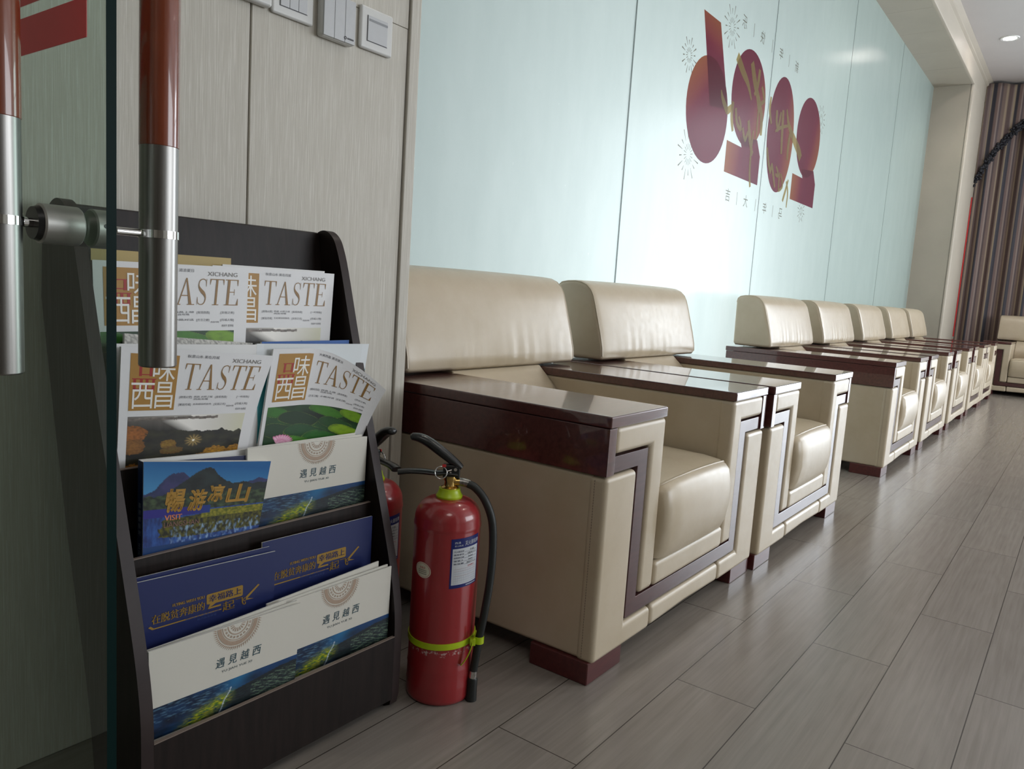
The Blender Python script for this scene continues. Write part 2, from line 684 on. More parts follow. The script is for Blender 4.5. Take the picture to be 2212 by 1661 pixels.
# panelled wall on the left: two panels with an open joint over a dark backing
b = bmesh.new()
box(b, (-4.2, YW + 0.012, 0), (-0.043, 1.03, CEIL), mat=1)
box(b, (-4.2, YW, 0), (-2.9, YW + 0.03, CEIL), 0.002, 1)
for x0, x1 in ((-2.897, -1.707), (-1.704, -0.5125), (-0.5095, -0.0815)):
    if x1 > -0.1:
        box(b, (x0, YW, 0), (x1, YW + 0.03, 1.4785), 0.0015, 1)
        box(b, (x0, YW, 1.4793), (x1, YW + 0.03, CEIL), 0.0005, 1)
    else:
        box(b, (x0, YW, 0), (x1, YW + 0.03, CEIL), 0.002, 1)
struct('wall_left', b, [MT['wallpanel'], MT['groove']], 'beige ribbed wall panels')
b = bmesh.new()
box(b, (-0.0785, YW - 0.006, 0), (-0.043, 1.03, CEIL), 0.004, 3)
struct('trim_1', b, MT['wallpanel'], 'beige corner trim at the end of the panelled wall', smooth=35)

# recess for the frosted glass: soffit above and pier at the far end
b = bmesh.new()
xs = [-0.043, 0.63, 1.62, 2.61, 3.60, 4.59, 5.56, 6.205, 6.85, 7.495, 8.14, 8.862]
for x0, x1 in zip(xs[:-1], xs[1:]):
    box(b, (x0 + 0.0012, YW + 0.03, 3.497), (x1 - 0.0012, 1.03, 3.52), 0.001, 1)
box(b, (-0.043, YW + 0.028, 3.5), (8.862, 1.03, CEIL), mat=1)
prism(b, [(YW + 0.03, 3.497), (YW + 0.016, 3.497), (YW + 0.005, 3.502), (YW, 3.515), (YW, 3.70), (YW - 0.02, 3.715), (YW - 0.02, 3.735), (YW - 0.055, CEIL), (YW + 0.03, CEIL)], 'x', -0.0785, 10.2, 0.0, 1)
struct('trim_2', b, [MT['plain'], MT['groove']], 'cream soffit over the frosted glass', smooth=35)
b = bmesh.new()
prism(b, [(8.862, 1.03), (8.862, YW + 0.033), (8.8627, YW + 0.030), (8.862, YW + 0.027), (8.864, YW + 0.016), (8.872, YW + 0.005), (8.885, YW), (10.2, YW), (10.2, 1.03)], 'z', 0, 3.4965, 0.0, 1)
struct('wall_pier', b, MT['plain'], 'cream panelled pier between the glass and the curtain', smooth=50)
b = bmesh.new()
for x in (8.858,):
    box(b, (x, YW + 0.0285, 0), (x + 0.006, YW + 0.0315, 3.497))
struct('trim_3', b, MT['groove'], 'thin joint near the edge of the pier')

# frosted glass: five panes with silicone seams
seams = [-0.043, 1.745, 3.524, 5.300, 7.098, 8.862]
for i, (x0, x1) in enumerate(zip(seams[:-1], seams[1:])):
    b = bmesh.new()
    vs = [b.verts.new(p) for p in ((x0 + 0.003, YG, 0.02), (x1 - 0.003, YG, 0.02), (x1 - 0.003, YG, 3.497), (x0 + 0.003, YG, 3.497))]
    b.faces.new(vs)
    struct('window_%d' % (i + 1), b, MT['frosted'], 'frosted glass pane of the partition')
b = bmesh.new()
for i, x in enumerate(seams[1:-1]):
    w = 0.0045 if i == 0 else (0.003 if i == 1 else 0.0022)
    box(b, (x - w, YG - 0.001, 0.02), (x + w, YG + 0.012, 3.497))
box(b, (-0.043, YG - 0.001, 0), (8.862, YG + 0.012, 0.02))
struct('trim_4', b, MT['seam'], 'grey seams between the frosted panes')

# corridor behind the glass
b = bmesh.new()
box(b, (-4.2, 3.15, 0), (10.45, 3.25, CEIL))
struct('wall_corridor', b, MT['roomwall'], 'pale corridor wall behind the frosted glass')

# far wall with its big window beside the curtain, long wall with windows, hall wall
b = bmesh.new()
box(b, (10.25, -1.08, 0), (10.4, 3.3, CEIL))
box(b, (10.25, -6.1, 0), (10.4, -5.2, CEIL))
box(b, (10.25, -5.2, 0), (10.4, -1.08, 0.35))
box(b, (10.25, -5.2, 3.15), (10.4, -1.08, CEIL))
struct('wall_far', b, MT['roomwall'], 'far wall with a big window')
b = bmesh.new()
for k in range(5):
    y = -1.08 - k * 1.03
    box(b, (10.19, y - 0.035, 0.35), (10.235, y + 0.035, 3.15), 0.004, 1)
for z in (0.38, 1.35, 3.12):
    box(b, (10.192, -5.2, z - 0.03), (10.233, -1.08, z + 0.03), 0.004, 1)
struct('window_6', b, MT['lampring'], 'frame of the far window')
b = bmesh.new()
box(b, (-4.2, -6.1, 0), (1.4, -5.95, CEIL))
box(b, (6.6, -6.1, 0), (10.45, -5.95, CEIL))
box(b, (1.4, -6.1, 0), (6.6, -5.95, 0.75))
box(b, (1.4, -6.1, 3.05), (6.6, -5.95, CEIL))
struct('wall_right', b, MT['roomwall'], 'long wall with windows')
b = bmesh.new()
for k in range(5):
    x = 1.4 + k * 1.3
    box(b, (x - 0.035, -5.925, 0.75), (x + 0.035, -5.87, 3.05), 0.004, 1)
struct('window_7', b, MT['lampring'], 'frame of the side windows')
b = bmesh.new()
box(b, (-1.15, -6.1, 0), (-1.05, -1.95, CEIL))
box(b, (-1.15, -1.95, 2.42), (-1.05, YW - 0.001, CEIL))
struct('wall_hall_blocker', b, MT['roomwall'], 'unseen wall added around the glass doors to darken the hall')  # added out of view to keep window light off the hall
b = bmesh.new()
box(b, (-4.3, -6.1, 0), (-4.2, 3.3, CEIL))
struct('wall_back', b, MT['roomwall'], 'hall wall')


# ------------------------------------------------------------------ armchairs
CW, CA, CD, CH = 1.010, 0.277, 0.928, 0.62      # width, arm width, depth, arm height


def mx(poly):
    return [(CW - x, z) for x, z in poly]


def make_chair(label, group):
    t = empty('armchair', (0, 0, 0), 0, label, 'armchair', group)
    outer_core = [(0.002, 0.052), (0.275, 0.052), (0.275, 0.594), (0.032, 0.594), (0.032, 0.484), (0.002, 0.484)]
    p_out = [(0.0, 0.048), (0.281, 0.048), (0.281, 0.106), (0.143, 0.106), (0.143, 0.483), (0.0, 0.483)]
    p_in = [(0.207, 0.158), (0.278, 0.158), (0.278, 0.594), (0.032, 0.594), (0.032, 0.531), (0.207, 0.531)]
    for side in (0, 1):
        f = mx if side else (lambda p: p)
        b = bmesh.new()
        prism(b, f(outer_core), 'y', 0.03, 0.90, 0.010, 3)
        prism(b, f(p_out), 'y', -0.004, 0.045, 0.013, 4)
        prism(b, f(p_in), 'y', -0.004, 0.045, 0.013, 4)
        x = CW - 0.0005 if side else 0.0005
        arm = obj('armrest', b, MT['leather'], t)
        b = bmesh.new()
        for k in range(66):     # row of stitches down the front corner
            z = 0.060 + k * 0.0063
            xx = CW - 0.0006 if side else 0.0006
            box(b, (xx - 0.0009, 0.026, z), (xx + 0.0009, 0.0275, z + 0.0042))
        obj('stitching', b, MT['lipedge'], arm, smooth=None)
        b = bmesh.new()
        lo, hi = (-0.003, 0.275) if side == 0 else (CW - 0.275, CW + 0.003)
        box(b, (lo, -0.006, 0.5935), (hi, CD, CH), 0.004, 3)
        obj('arm_top', b, MT['mahogany'], t)
        b = bmesh.new()
        lo, hi = (-0.002, 0.031) if side == 0 else (CW - 0.031, CW + 0.002)
        box(b, (lo, -0.003, 0.485), (hi, CD - 0.004, 0.5925), 0.002, 2)
        obj('side_panel', b, MT['mahogany'], t)
        for y in (0.004, 0.70):
            b = bmesh.new()
            lo = -0.006 if side == 0 else CW + 0.006 - 0.157
            box(b, (lo, y, 0.0), (lo + 0.157, y + 0.16, 0.053), 0.002, 1)
            obj('leg', b, MT['footwood'], t)
    # stepped wooden strip inlaid in the front
    strip = [(0.033, 0.488), (0.152, 0.488), (0.152, 0.1115), (CW - 0.152, 0.1115), (CW - 0.152, 0.488), (CW - 0.033, 0.488),
             (CW - 0.033, 0.526), (CW - 0.201, 0.526), (CW - 0.201, 0.153), (0.201, 0.153), (0.201, 0.526), (0.033, 0.526)]
    b = bmesh.new()
    prism(b, strip, 'y', 0.002, 0.034, 0.0015, 2)
    obj('front_trim', b, MT['trimwood'], t)
    # leather across the front, below and above the wooden strip
    b = bmesh.new()
    prism(b, [(0.285, 0.050), (0.50, 0.055), (CW - 0.285, 0.050), (CW - 0.285, 0.106), (0.285, 0.106)], 'y', -0.004, 0.045, 0.013, 4)
    box(b, (0.276, 0.04, 0.055), (CW - 0.276, 0.88, 0.20), 0.01, 2)
    obj('base', b, MT['leather'], t)
    b = bmesh.new()
    box(b, (0.282, -0.006, 0.156), (CW - 0.282, 0.05, 0.221), 0.014, 4)
    obj('front_rail', b, MT['leather'], t)
    # seat cushion with a piped front edge
    prof = [(0.03, 0.223), (-0.006, 0.227), (-0.018, 0.255), (-0.026, 0.31), (-0.025, 0.36), (-0.016, 0.402), (-0.004, 0.420), (0.012, 0.429), (0.06, 0.435),
            (0.20, 0.438), (0.40, 0.434), (0.60, 0.424), (0.64, 0.36), (0.64, 0.223)]
    cy, cz = 0.30, 0.33
    secs = []
    x0, x1 = 0.281, CW - 0.281
    for s in (0, 0.012, 0.035, 0.08, 0.2, 0.4, 0.6, 0.8, 0.92, 0.965, 0.988, 1):
        e = min(s, 1 - s)
        k = 0 if e >= 0.08 else (1 - math.sqrt(max(0, 1 - ((0.08 - e) / 0.08) ** 2)))
        bul = math.sin(math.pi * s) ** 0.6
        sec = []
        for y, z in prof:
            yy = y + (0.030 * k if y < 0.1 else 0) - (0.007 * bul if y < 0.01 else 0)
            zz = z - (0.022 * k if z > 0.3 else 0) + (0.010 * bul - 0.008 if z > 0.41 else 0)
            sec.append((x0 + s * (x1 - x0), yy, zz))
        secs.append(sec)
    b = bmesh.new()
    loft(b, secs)
    seat = obj('seat_cushion', b, MT['leather'], t, smooth=60)
    b = bmesh.new()
    tube(b, [(Vector(s[6]) + Vector(s[7])) / 2 + Vector((0, -0.001, 0.0008)) for s in secs], 0.0026, 8)
    obj('piping', b, MT['leather'], seat, smooth=60)
    # back between the arms
    prof = [(0.70, 0.625), (0.659, 0.589), (0.634, 0.565), (0.604, 0.527), (0.582, 0.486), (0.570, 0.44), (0.57, 0.21), (0.88, 0.21), (0.88, 0.62), (0.80, 0.628)]
    b = bmesh.new()
    prism(b, prof, 'x', 0.276, CW - 0.276, 0.004, 2)
    obj('backrest', b, MT['leather'], t, smooth=50)
    # the thick head cushion that lies across both arms
    prof = [(0.697, 0.628), (0.688, 0.640), (0.692, 0.672), (0.705, 0.725), (0.722, 0.785), (0.738, 0.840), (0.750, 0.875), (0.762, 0.897), (0.782, 0.914),
            (0.808, 0.924), (0.838, 0.927), (0.872, 0.925), (0.900, 0.919), (0.914, 0.907), (0.919, 0.885), (0.918, 0.76), (0.915, 0.640), (0.905, 0.628), (0.80, 0.626)]
    cy = sum(p[0] for p in prof) / len(prof)
    cz = sum(p[1] for p in prof) / len(prof)
    x0, x1 = 0.070, 0.938
    secs = []
    for s, inset in [(0, 0.018), (0.003, 0.008), (0.008, 0.003)] + [(0.018 + 0.964 * q / 56, 0) for q in range(57)] + [(0.992, 0.003), (0.997, 0.008), (1, 0.018)]:
        bul = math.sin(math.pi * s) ** 0.5
        sec = []
        for i, (y, z) in enumerate(prof):
            d = Vector((y - cy, z - cz))
            d = d * (1 - inset / d.length)
            y2, z2 = cy + d.x, cz + d.y
            if 1 <= i <= 7:
                y2 -= 0.014 * bul * math.sin(math.pi * (i - 0.4) / 7.6)
            if i >= 8 and i <= 12:
                z2 += 0.004 * bul
            if i in (1, 2, 3) and inset == 0:
                y2 += (0.0013, 0.0015, 0.0002)[i - 1] * math.sin(math.pi * s) * (math.sin(s * 58 + 2 * math.sin(s * 19)) + 0.6 * math.sin(s * 97 + 1))
            sec.append((x0 + s * (x1 - x0), y2, z2))
        secs.append(sec)
    b = bmesh.new()
    loft(b, secs)
    head = obj('head_cushion', b, MT['leather'], t, smooth=60)
    for s in (secs[2], secs[-3]):
        b = bmesh.new()
        tube(b, [Vector(p) for p in s[1:15]], 0.0026, 6)
        obj('piping', b, MT['leather'], head, smooth=60)
    return t


def copy_tree(o, parent=None):
    c = o.copy()
    COL.objects.link(c)
    c.parent = parent
    for ch in list(o.children):
        copy_tree(ch, c)
    return c


chair_labels = [
    'cream leather armchair right behind the front fire extinguisher, its whole left side in view',
    'cream leather armchair with crumpled head cushion, pushed against the one behind the extinguisher',
    'cream leather armchair at the start of the row of five, just past the gap',
    'cream leather armchair touching the first one past the gap, second in the row of five',
    'cream leather armchair in the middle of the row of five past the gap',
    'cream leather armchair last but one in the row of five towards the pier',
    'cream leather armchair at the far end of the row of five, next to the pier',
    'cream leather armchair turned to face the door, its back to the striped curtain',
]
chair0 = make_chair(chair_labels[0], 'cream leather armchairs along the glass wall')
places = [(0, 0.0, 0), (1.044, -0.013, 0), (2.997, -0.011, 0), (4.124, -0.012, 0), (5.302, -0.012, 0), (6.467, -0.012, 0), (7.514, -0.012, 0), (9.12, 0.172, -math.pi / 2)]
for i, (x, y, rz) in enumerate(places):
    c = chair0 if i == 0 else copy_tree(chair0)
    c.location = (x, y, 0)
    c.rotation_euler = (0, 0, rz)
    c['label'] = chair_labels[i]

# ------------------------------------------------------------------ printed covers
def hx(s):
    out = []
    for i in (0, 2, 4):
        v = int(s[i:i + 2], 16) / 255
        out.append(v / 12.92 if v <= 0.04045 else ((v + 0.055) / 1.055) ** 2.4)
    return tuple(out)


def lerp(a, b, k):
    k = max(0.0, min(1.0, k))
    return tuple(x + (y - x) * k for x, y in zip(a, b))


def fbm(x, y, z=0.0, o=4):
    return noise.fractal(Vector((x, y, z)), 1.0, 2.0, o)


def pic_lotus(u, v):
    n = fbm(u * 3.0, v * 3.0, 1.0)
    col = lerp(hx('061a0c'), hx('1f5420'), 0.45 + 0.6 * n)
    random.seed(5)
    leaves = [(0.05, 0.92, .16, .10, '2f6b1c'), (0.33, 0.75, .22, .13, '0d3114'), (0.62, 0.90, .20, .10, '3f7a1c'), (0.93, 0.88, .17, .12, '6f9a1a'),
              (0.75, 0.66, .20, .12, '1d4a1c'), (0.15, 0.55, .2, .14, '12391a'), (0.88, 0.52, .2, .12, '83a81f'), (0.45, 0.5, .26, .13, '184a20'),
              (0.66, 0.36, .26, .14, '2a6a22'), (0.95, 0.22, .2, .14, '1c5020'), (0.36, 0.30, .2, .13, '4a8a26'), (0.58, 0.17, .26, .13, '2f7424'), (0.88, 0.05, .2, .12, '3f8a2a'), (0.30, 0.05, .2, .12, '1d4f1e')]
    for cx, cy, a, bb, c in leaves:
        d = ((u - cx) / a) ** 2 + ((v - cy + 0.05 * math.sin(9 * (u - cx))) / bb) ** 2
        if d < 1:
            vein = 0.12 * math.sin(26 * math.atan2(v - cy, u - cx))
            col = lerp(hx(c), hx('0c2c10'), 0.55 * d ** 3 - vein * 0.4 + 0.25 * fbm(u * 14, v * 14))
            if 0.90 < d:
                col = lerp(col, hx('a3bf4a'), 0.28 * (0.5 + 0.8 * fbm(u * 9, v * 9, 3)))
    for k in range(9):
        an = -0.25 + k * 0.21
        for rr in (0.05, 0.09):
            px, py = 0.17 + rr * math.cos(an + 0.6) * 1.1, 0.31 + rr * 1.45 * math.sin(an + 0.6)
            dx, dy = u - px, v - py
            a1 = an + 0.6
            x2 = dx * math.cos(a1) + dy * math.sin(a1)
            y2 = -dx * math.sin(a1) + dy * math.cos(a1)
            d = (x2 / 0.055) ** 2 + (y2 / 0.020) ** 2
            if d < 1:
                col = lerp(hx('f6c9de'), hx('cc4c8c'), d * 0.9 if rr > 0.06 else d * 0.5)
    return col


def pic_autumn(u, v):
    n = fbm(u * 7, v * 9, 3.0)
    col = lerp(hx('11100d'), hx('35331f'), 0.40 + 0.6 * n)
    sky = lerp(hx('8f8b86'), hx('c9c8a8'), (u - 0.55) * 2.2)
    shore = 0.80 - 0.13 * u + 0.022 * fbm(u * 22, 1.7) + 0.05 * math.exp(-((u - 0.80) / 0.03) ** 2) + 0.035 * math.exp(-((u - 0.97) / 0.035) ** 2)
    far = 0.945 + 0.02 * fbm(u * 10, 4.0)
    if v > shore:
        k = min(1.0, max(0.0, (u - 0.26 - 0.9 * max(0, 0.9 - v)) * 7))
        col = lerp(lerp(hx('2a2723'), hx('6b6660'), (v - shore) * 5), lerp(hx('efece6'), sky, (u - 0.5) * 1.6), k)
        if 0.93 < v + 0.012 * fbm(u * 18, 2.2) < 0.975 and u < 0.74:
            col = lerp(hx('4a4540'), hx('8b8078'), 0.5 + 0.6 * fbm(u * 20, v * 20))
        if v > 0.975 and u < 0.5:
            col = lerp(hx('6a6560'), hx('b5b0a8'), u * 1.8)
    for cx, cy, rx, ry, c in ((0.04, 0.72, .11, .13, 'b06a2e'), (0.05, 0.52, .09, .12, '95642a'), (0.76, 0.30, .13, .13, 'c6932a'), (0.64, 0.22, .09, .11, 'b8852a'),
                              (0.96, 0.30, .10, .12, 'c08c2e'), (0.06, 0.12, .10, .13, 'c8863a'), (0.19, 0.14, .055, .12, 'b9752e'), (0.34, 0.15, .055, .12, 'c9863a'), (0.50, 0.14, .06, .10, 'bf8032'), (0.33, 0.53, .07, .07, '9a7a2e'), (0.36, 0.42, .10, .06, '6a5a24')):
        q = fbm(u * 30, v * 30, 9)
        d = ((u - cx) / rx) ** 2 + ((v - cy) / ry) ** 2 + 0.35 * q
        if d < 1.0:
            col = lerp(hx(c), hx('5e3a12'), 0.35 + 0.5 * fbm(u * 44, v * 44, 2) + 0.35 * d)
    if v < 0.20 and 0.22 < u < 0.60:
        col = lerp(col, hx('dcdad4'), max(0.0, fbm(u * 34, v * 16, 7)) * 1.2)
    if v < 0.09:
        col = lerp(col, hx('c9c2ba'), max(0.0, 0.2 + fbm(u * 24, v * 34, 5)) * 1.2)
    dx, dy = u - 0.545, (v - 0.56) * 0.75
    d = math.hypot(dx, dy)
    an = math.atan2(dy, dx)
    s = max(0, 1 - d / 0.085) * (0.15 + 0.85 * abs(math.cos(an * 6)) ** 8)
    col = lerp(col, hx('ffd98a'), s * 1.2)
    if d < 0.013:
        col = (1.0, 0.95, 0.8)
    return col


def pic_lake(u, v):
    sky = lerp(hx('4d93c4'), hx('1c5f9a'), (v - 0.6) * 2.4 + 0.3 * u)
    col = sky
    m1 = 0.70 + 0.22 * math.exp(-((u - 0.47) / 0.17) ** 2) + 0.05 * fbm(u * 7, 0.2)
    m0 = 0.60 + 0.28 * math.exp(-((u - 0.25) / 0.15) ** 2) + 0.16 * math.exp(-((u - 0.92) / 0.2) ** 2) + 0.03 * fbm(u * 10, 2.0)
    if v < m0:
        col = lerp(hx('1c2a4c'), hx('3b3a68'), 0.5 + fbm(u * 8, v * 8, 1))
    if v < m1 - 0.02 and u > 0.2:
        col = lerp(hx('0d1413'), hx('1e2a2a'), 0.5 + fbm(u * 9, v * 9, 4))
    f = 0.60 + 0.03 * fbm(u * 20, 3.3)
    if v < f:
        col = lerp(hx('131f12'), hx('46583a'), 0.35 + 0.9 * fbm(u * 22, v * 22, 6))
    if v < 0.40:
        col = lerp(hx('1d2f68'), hx('3a62ad'), 0.45 + 0.8 * fbm(u * 30, v * 8, 8))
        g = 0.34 - 0.10 * abs(u - 0.55)
        if 0.06 + 0.16 * max(0.0, 0.35 - u) < v < g and u > 0.13 + fbm(u * 9, v * 9) * 0.05:
            col = lerp(hx('14170a'), hx('6d6a1c'), 0.35 + 0.9 * fbm(u * 40, v * 18, 5))
        if u > 0.45 and 0.28 < v < 0.38:
            col = lerp(hx('57601c'), hx('9c9436'), 0.5 + fbm(u * 40, v * 30, 2))
        if u > 0.2 and v < 0.2:
            col = lerp(col, hx('9fc1e6'), max(0.0, fbm(u * 40, v * 14, 3)) * 1.1)
    if 0.34 < v < 0.435 and u < 0.52:
        col = lerp(hx('2e2b84'), hx('1f3f86'), max(0.0, (u - 0.36) * 6))
    return col


def pic_valley(u, v):
    n = fbm(u * 7, v * 3.5, 2.0, 6)
    col = lerp(hx('081226'), hx('17406e'), 0.35 + 0.55 * n)
    col = lerp(col, hx('2f7fb4'), 0.9 * math.exp(-((u - 0.52 - 0.12 * (v - 0.6)) / 0.09) ** 2) * max(0.0, v - 0.25))
    col = lerp(col, hx('16508c'), max(0.0, u - 0.62) * 2.0 * max(0.0, v - 0.2))
    if v > 0.45 and u < 0.5:
        col = lerp(col, hx('7fb0cf'), max(0.0, fbm(u * 20 + v * 9, v * 20, 6.0, 5)) * 0.55)
    top = 0.55 + 0.75 * (u - 0.5) - 0.5 * max(0.0, u - 0.86)
    if u > 0.44 and v < top:
        col = lerp(col, lerp(hx('0b1119'), hx('243439'), 0.35 + 0.6 * fbm(u * 22 + v * 10, v * 26, 3)), (u - 0.44) * 9)
        if u > 0.66 and v < top - 0.12:
            col = lerp(col, hx('8fae8f'), max(0.0, fbm(u * 34 + v * 26, v * 18, 1.0)) * 0.85)
    g = math.exp(-((v - (1.75 * (u - 0.22))) / 0.22) ** 2)
    if 0.12 < u < 0.62 and v < 0.8:
        k = g * min(1.0, max(0.0, (u - 0.13) / 0.14)) * min(1.0, max(0.0, (0.56 - u) / 0.10)) * min(1.0, max(0.0, (0.8 - v) / 0.25)) * (0.55 + 0.8 * fbm(u * 26, v * 18, 8))
        col = lerp(col, lerp(hx('4f7a14'), hx('c9c41c'), 0.4 + 1.1 * fbm(u * 30, v * 30, 4)), k * 1.5)
    r = u - (0.435 + 0.11 * v + 0.004 * math.sin(v * 13))
    if abs(r) < 0.0045 and v < 0.75:
        col = lerp(col, hx('c3d2e0'), 0.8)
    if v < 0.22:
        col = lerp(col, hx('0a1712'), 0.45 * (1 - abs(u - 0.4)))
    return col


def pic_sea(u, v):
    return lerp(hx('2f8f96'), hx('4fa7b0'), 0.5 + 0.6 * fbm(u * 6, v * 30, 1))


def pic_stone(u, v):
    return lerp(hx('8e8d88'), hx('cfcdc6'), 0.5 + 1.4 * fbm(u * 60, v * 60, 2))


# thin-and-thick roman capitals, each in a box 0..1
def roman(ch):
    def bar(x0, x1, y0, y1, sl=0.0):
        return [(x0 + sl * y0, y0), (x1 + sl * y0, y0), (x1 + sl * y1, y1), (x0 + sl * y1, y1)]
    if ch == 'T':
        return [bar(.42, .56, 0, 1), bar(.28, .70, 0, .03), bar(.02, .98, .965, 1), [(.02, .78), (.045, .78), (.10, .97), (.02, .97)], [(.98, .78), (.955, .78), (.90, .97), (.98, .97)]]
    if ch == 'A':
        return [[(.10, 0), (.15, 0), (.50, .92), (.47, 1.0)], [(.70, 0), (.86, 0), (.53, 1.0), (.47, 1.0)], bar(.24, .70, .33, .365), bar(0, .26, 0, .03), bar(.60, 1, 0, .03)]
    if ch == 'S':
        c = spline([(.80, .74, 0), (.74, .92, 0), (.50, .98, 0), (.24, .90, 0), (.20, .70, 0), (.42, .54, 0), (.68, .42, 0), (.80, .26, 0), (.70, .08, 0), (.46, .02, 0), (.22, .08, 0), (.14, .27, 0)], 4)
        out = []
        n = len(c)
        for i in range(n - 1):
            a, b2 = c[i], c[i + 1]
            d = (b2 - a).normalized()
            q = Vector((-d.y, d.x, 0))
            def w(k):
                s = k / (n - 1)
                return 0.014 + 0.062 * math.exp(-((s - .5) / .17) ** 2)
            out.append([tuple((a - q * w(i))[:2]), tuple((b2 - q * w(i + 1))[:2]), tuple((b2 + q * w(i + 1))[:2]), tuple((a + q * w(i))[:2])])
        return out + [bar(.785, .815, .70, .99), bar(.125, .155, .01, .30)]
    if ch == 'E':
        return [bar(.16, .32, 0, 1), bar(.02, .90, 0, .03), bar(.02, .84, .965, 1), bar(.30, .64, .50, .53), bar(.615, .64, .40, .63), [(.90, .26), (.875, .26), (.80, 0), (.93, 0)], [(.84, .76), (.815, .76), (.76, .98), (.84, .98)]]
    return []


INK = hx('55545a')
GOLD = hx('8a6630')


def art_taste(season):
    a = dict(base=hx('dcdcdd'), pics=[], text=[], polys=[])
    a['polys'].append(([(.055, .035), (.345, .035), (.345, .37), (.055, .37)], hx('a4782c'), 1))
    T = a['text']
    def frame(x0, x1, t0, t1):
        r, h, w = hx('9c1d16'), .006, .0165
        for q in ([(x0 - .008, t0), (x1 + .012, t0), (x1 + .004, t0 + h), (x0 - .008, t0 + h)], [(x0, t1 - h), (x1, t1 - h), (x1, t1), (x0, t1)],
                  [(x0, t0), (x0 + w, t0), (x0 + w, t1 + .006), (x0, t1 + .006)], [(x1 - w, t0), (x1, t0), (x1, t1 + .006), (x1 - w, t1 + .006)]):
            a['polys'].append((q, r, 1.6))
    frame(.108, .186, .102, .160)
    frame(.076, .132, .180, .245)
    frame(.150, .206, .180, .245)
    T += [('味', .190, .328, .052, .193, hx('e8e6e0')), ('西', .066, .206, .205, .358, hx('e8e6e0')), ('昌', .214, .328, .198, .358, hx('e8e6e0'))]
    x = .385
    for ch, w in zip('TASTE', (.10, .125, .085, .105, .115)):
        for poly in roman(ch):
            a['polys'].append(([(x + px * w + (py - .5) * .012, .245 - py * .165) for px, py in poly], GOLD, 2))
        x += w + .006
    T += [('XICHANG', .70, .915, .036, .062, hx('75716c')), ('秋意山水 美在月城' if season == 'autumn' else '大美西昌 清凉夏日', .395, .605, .024, .044, INK)]
    rows = [('[绝情火把]', '西昌 火把之城', '[发现西昌]', '[一叶知秋]'), ('[邂逅月城]', '五彩缤纷的秋色', '[文创之光]', '[月城人物]')] if season == 'autumn' else [('[樱桃西昌]', '西昌上榜', '[发现西昌]', '[文创之美]'), ('[方言之魅]', '小路对话', '[方言之魅]', '[月城人物]')]
    for k, row in enumerate(rows):
        t0 = .283 + k * .047
        for s, u0, u1, th in zip(row, (.375, .475, .63, .80), (.46, .61, .72, .90), (.018, .013, .018, .018)):
            T.append((s, u0, u1, t0, t0 + th, INK))
        T.append(('西昌攻略', .73 if k else .475, .79 if k else .58, t0 + .016, t0 + .027, INK))
    T.append(('悦阅中 秋季版' if season == 'autumn' else '悦阅年 夏季版', .81, .90, .367, .382, INK))
    a['pics'].append((.055 if season == 'autumn' else .03, .905, .405, .78 if season == 'autumn' else .80, pic_autumn if season == 'autumn' else pic_lotus, 170, 110))
    return a


def sun_emblem(c, r, col):
    out = []
    n = 34

    def clip(poly):
        return poly if max(p[1] for p in poly) > 0.004 else None
    for k in range(n):
        a0 = math.pi * k / n * 1.0
        a1 = math.pi * (k + 1) / n
        am = (a0 + a1) / 2 + 0.05
        f = lambda a, q: (c + math.cos(a) * q, max(0.003, math.sin(a) * q))
        out.append([f(a0, r * .66), f(a1, r * .66), f(a1, r * .82), f(a0, r * .82)])
        if k % 1 == 0:
            out.append([f(a0 + .008, r * .86), f(a1 - .008, r * .86), f(am, r * 1.0)])
        out.append([f(a0, r * .60), f(a1, r * .60), f(a1, r * .63), f(a0, r * .63)])
        out.append([f(a0, r * .38), f(a1, r * .38), f(a1, r * .42), f(a0, r * .42)])
        if k % 3 != 0:
            out.append([f(a0, r * .47), f(a1 - .03, r * .47), f(a1 - .03, r * .55), f(a0, r * .55)])
        if k % 4 in (0, 1):
            out.append([f(a0, r * .16), f(a1, r * .16), f(a1, r * .30), f(a0, r * .30)])
    return [([p for p in q], col, 1) for q in out]


def art_yuexi():
    a = dict(base=hx('d3d0c6'), pics=[], text=[], polys=[])
    a['polys'] += sun_emblem(.545, .165, hx('ab9684'))
    for k, ch in enumerate('遇見越西'):
        a['text'].append((ch, .405 + k * .083, .462 + k * .083, .188, .246, hx('1d4654'), 0.12))
    a['text'].append(('YU JIAN YUE XI', .445, .655, .268, .286, hx('5d6a70')))
    a['pics'].append((0, 1, .347, .535, pic_valley, 180, 50))
    return a


def art_flying():
    a = dict(base=hx('182458'), pics=[], text=[], polys=[])
    g = hx('9c7b33')
    for d in (0, .0025):
        a['text'] += [('在脱贫奔康的', .09 + d, .45 + d, .236, .298, g), ('幸福路上', .482 + d, .725 + d, .206, .256, hx('1c2860')),
                      ('FLYING WITH YOU', .228 + d, .448 + d, .196, .216, g), ('起', .585 + d, .675 + d, .282, .350, g), ('飞', .685 + d, .765 + d, .284, .346, g)]
    a['text'] += [('四川省凉山彝族自治州', .32, .56, .322, .338, hx('3d4f86')), ('助力扶贫攻坚', .40, .54, .345, .36, hx('3d4f86'))]
    a['polys'] += [([(.466, .202), (.474, .196), (.732, .194), (.740, .201), (.740, .268), (.732, .274), (.535, .271), (.474, .300), (.492, .270), (.467, .264)], g, 1),
                   ([(.480, .290), (.573, .290), (.573, .302), (.480, .302)], g, 1), ([(.068, .312), (.082, .305), (.106, .324), (.578, .324), (.578, .332), (.094, .332)], g, 1),
                   ([(.765, .290), (.862, .218), (.874, .226), (.772, .308)], g, 1), ([(.765, .300), (.83, .318), (.765, .315)], g, 1)]
    return a


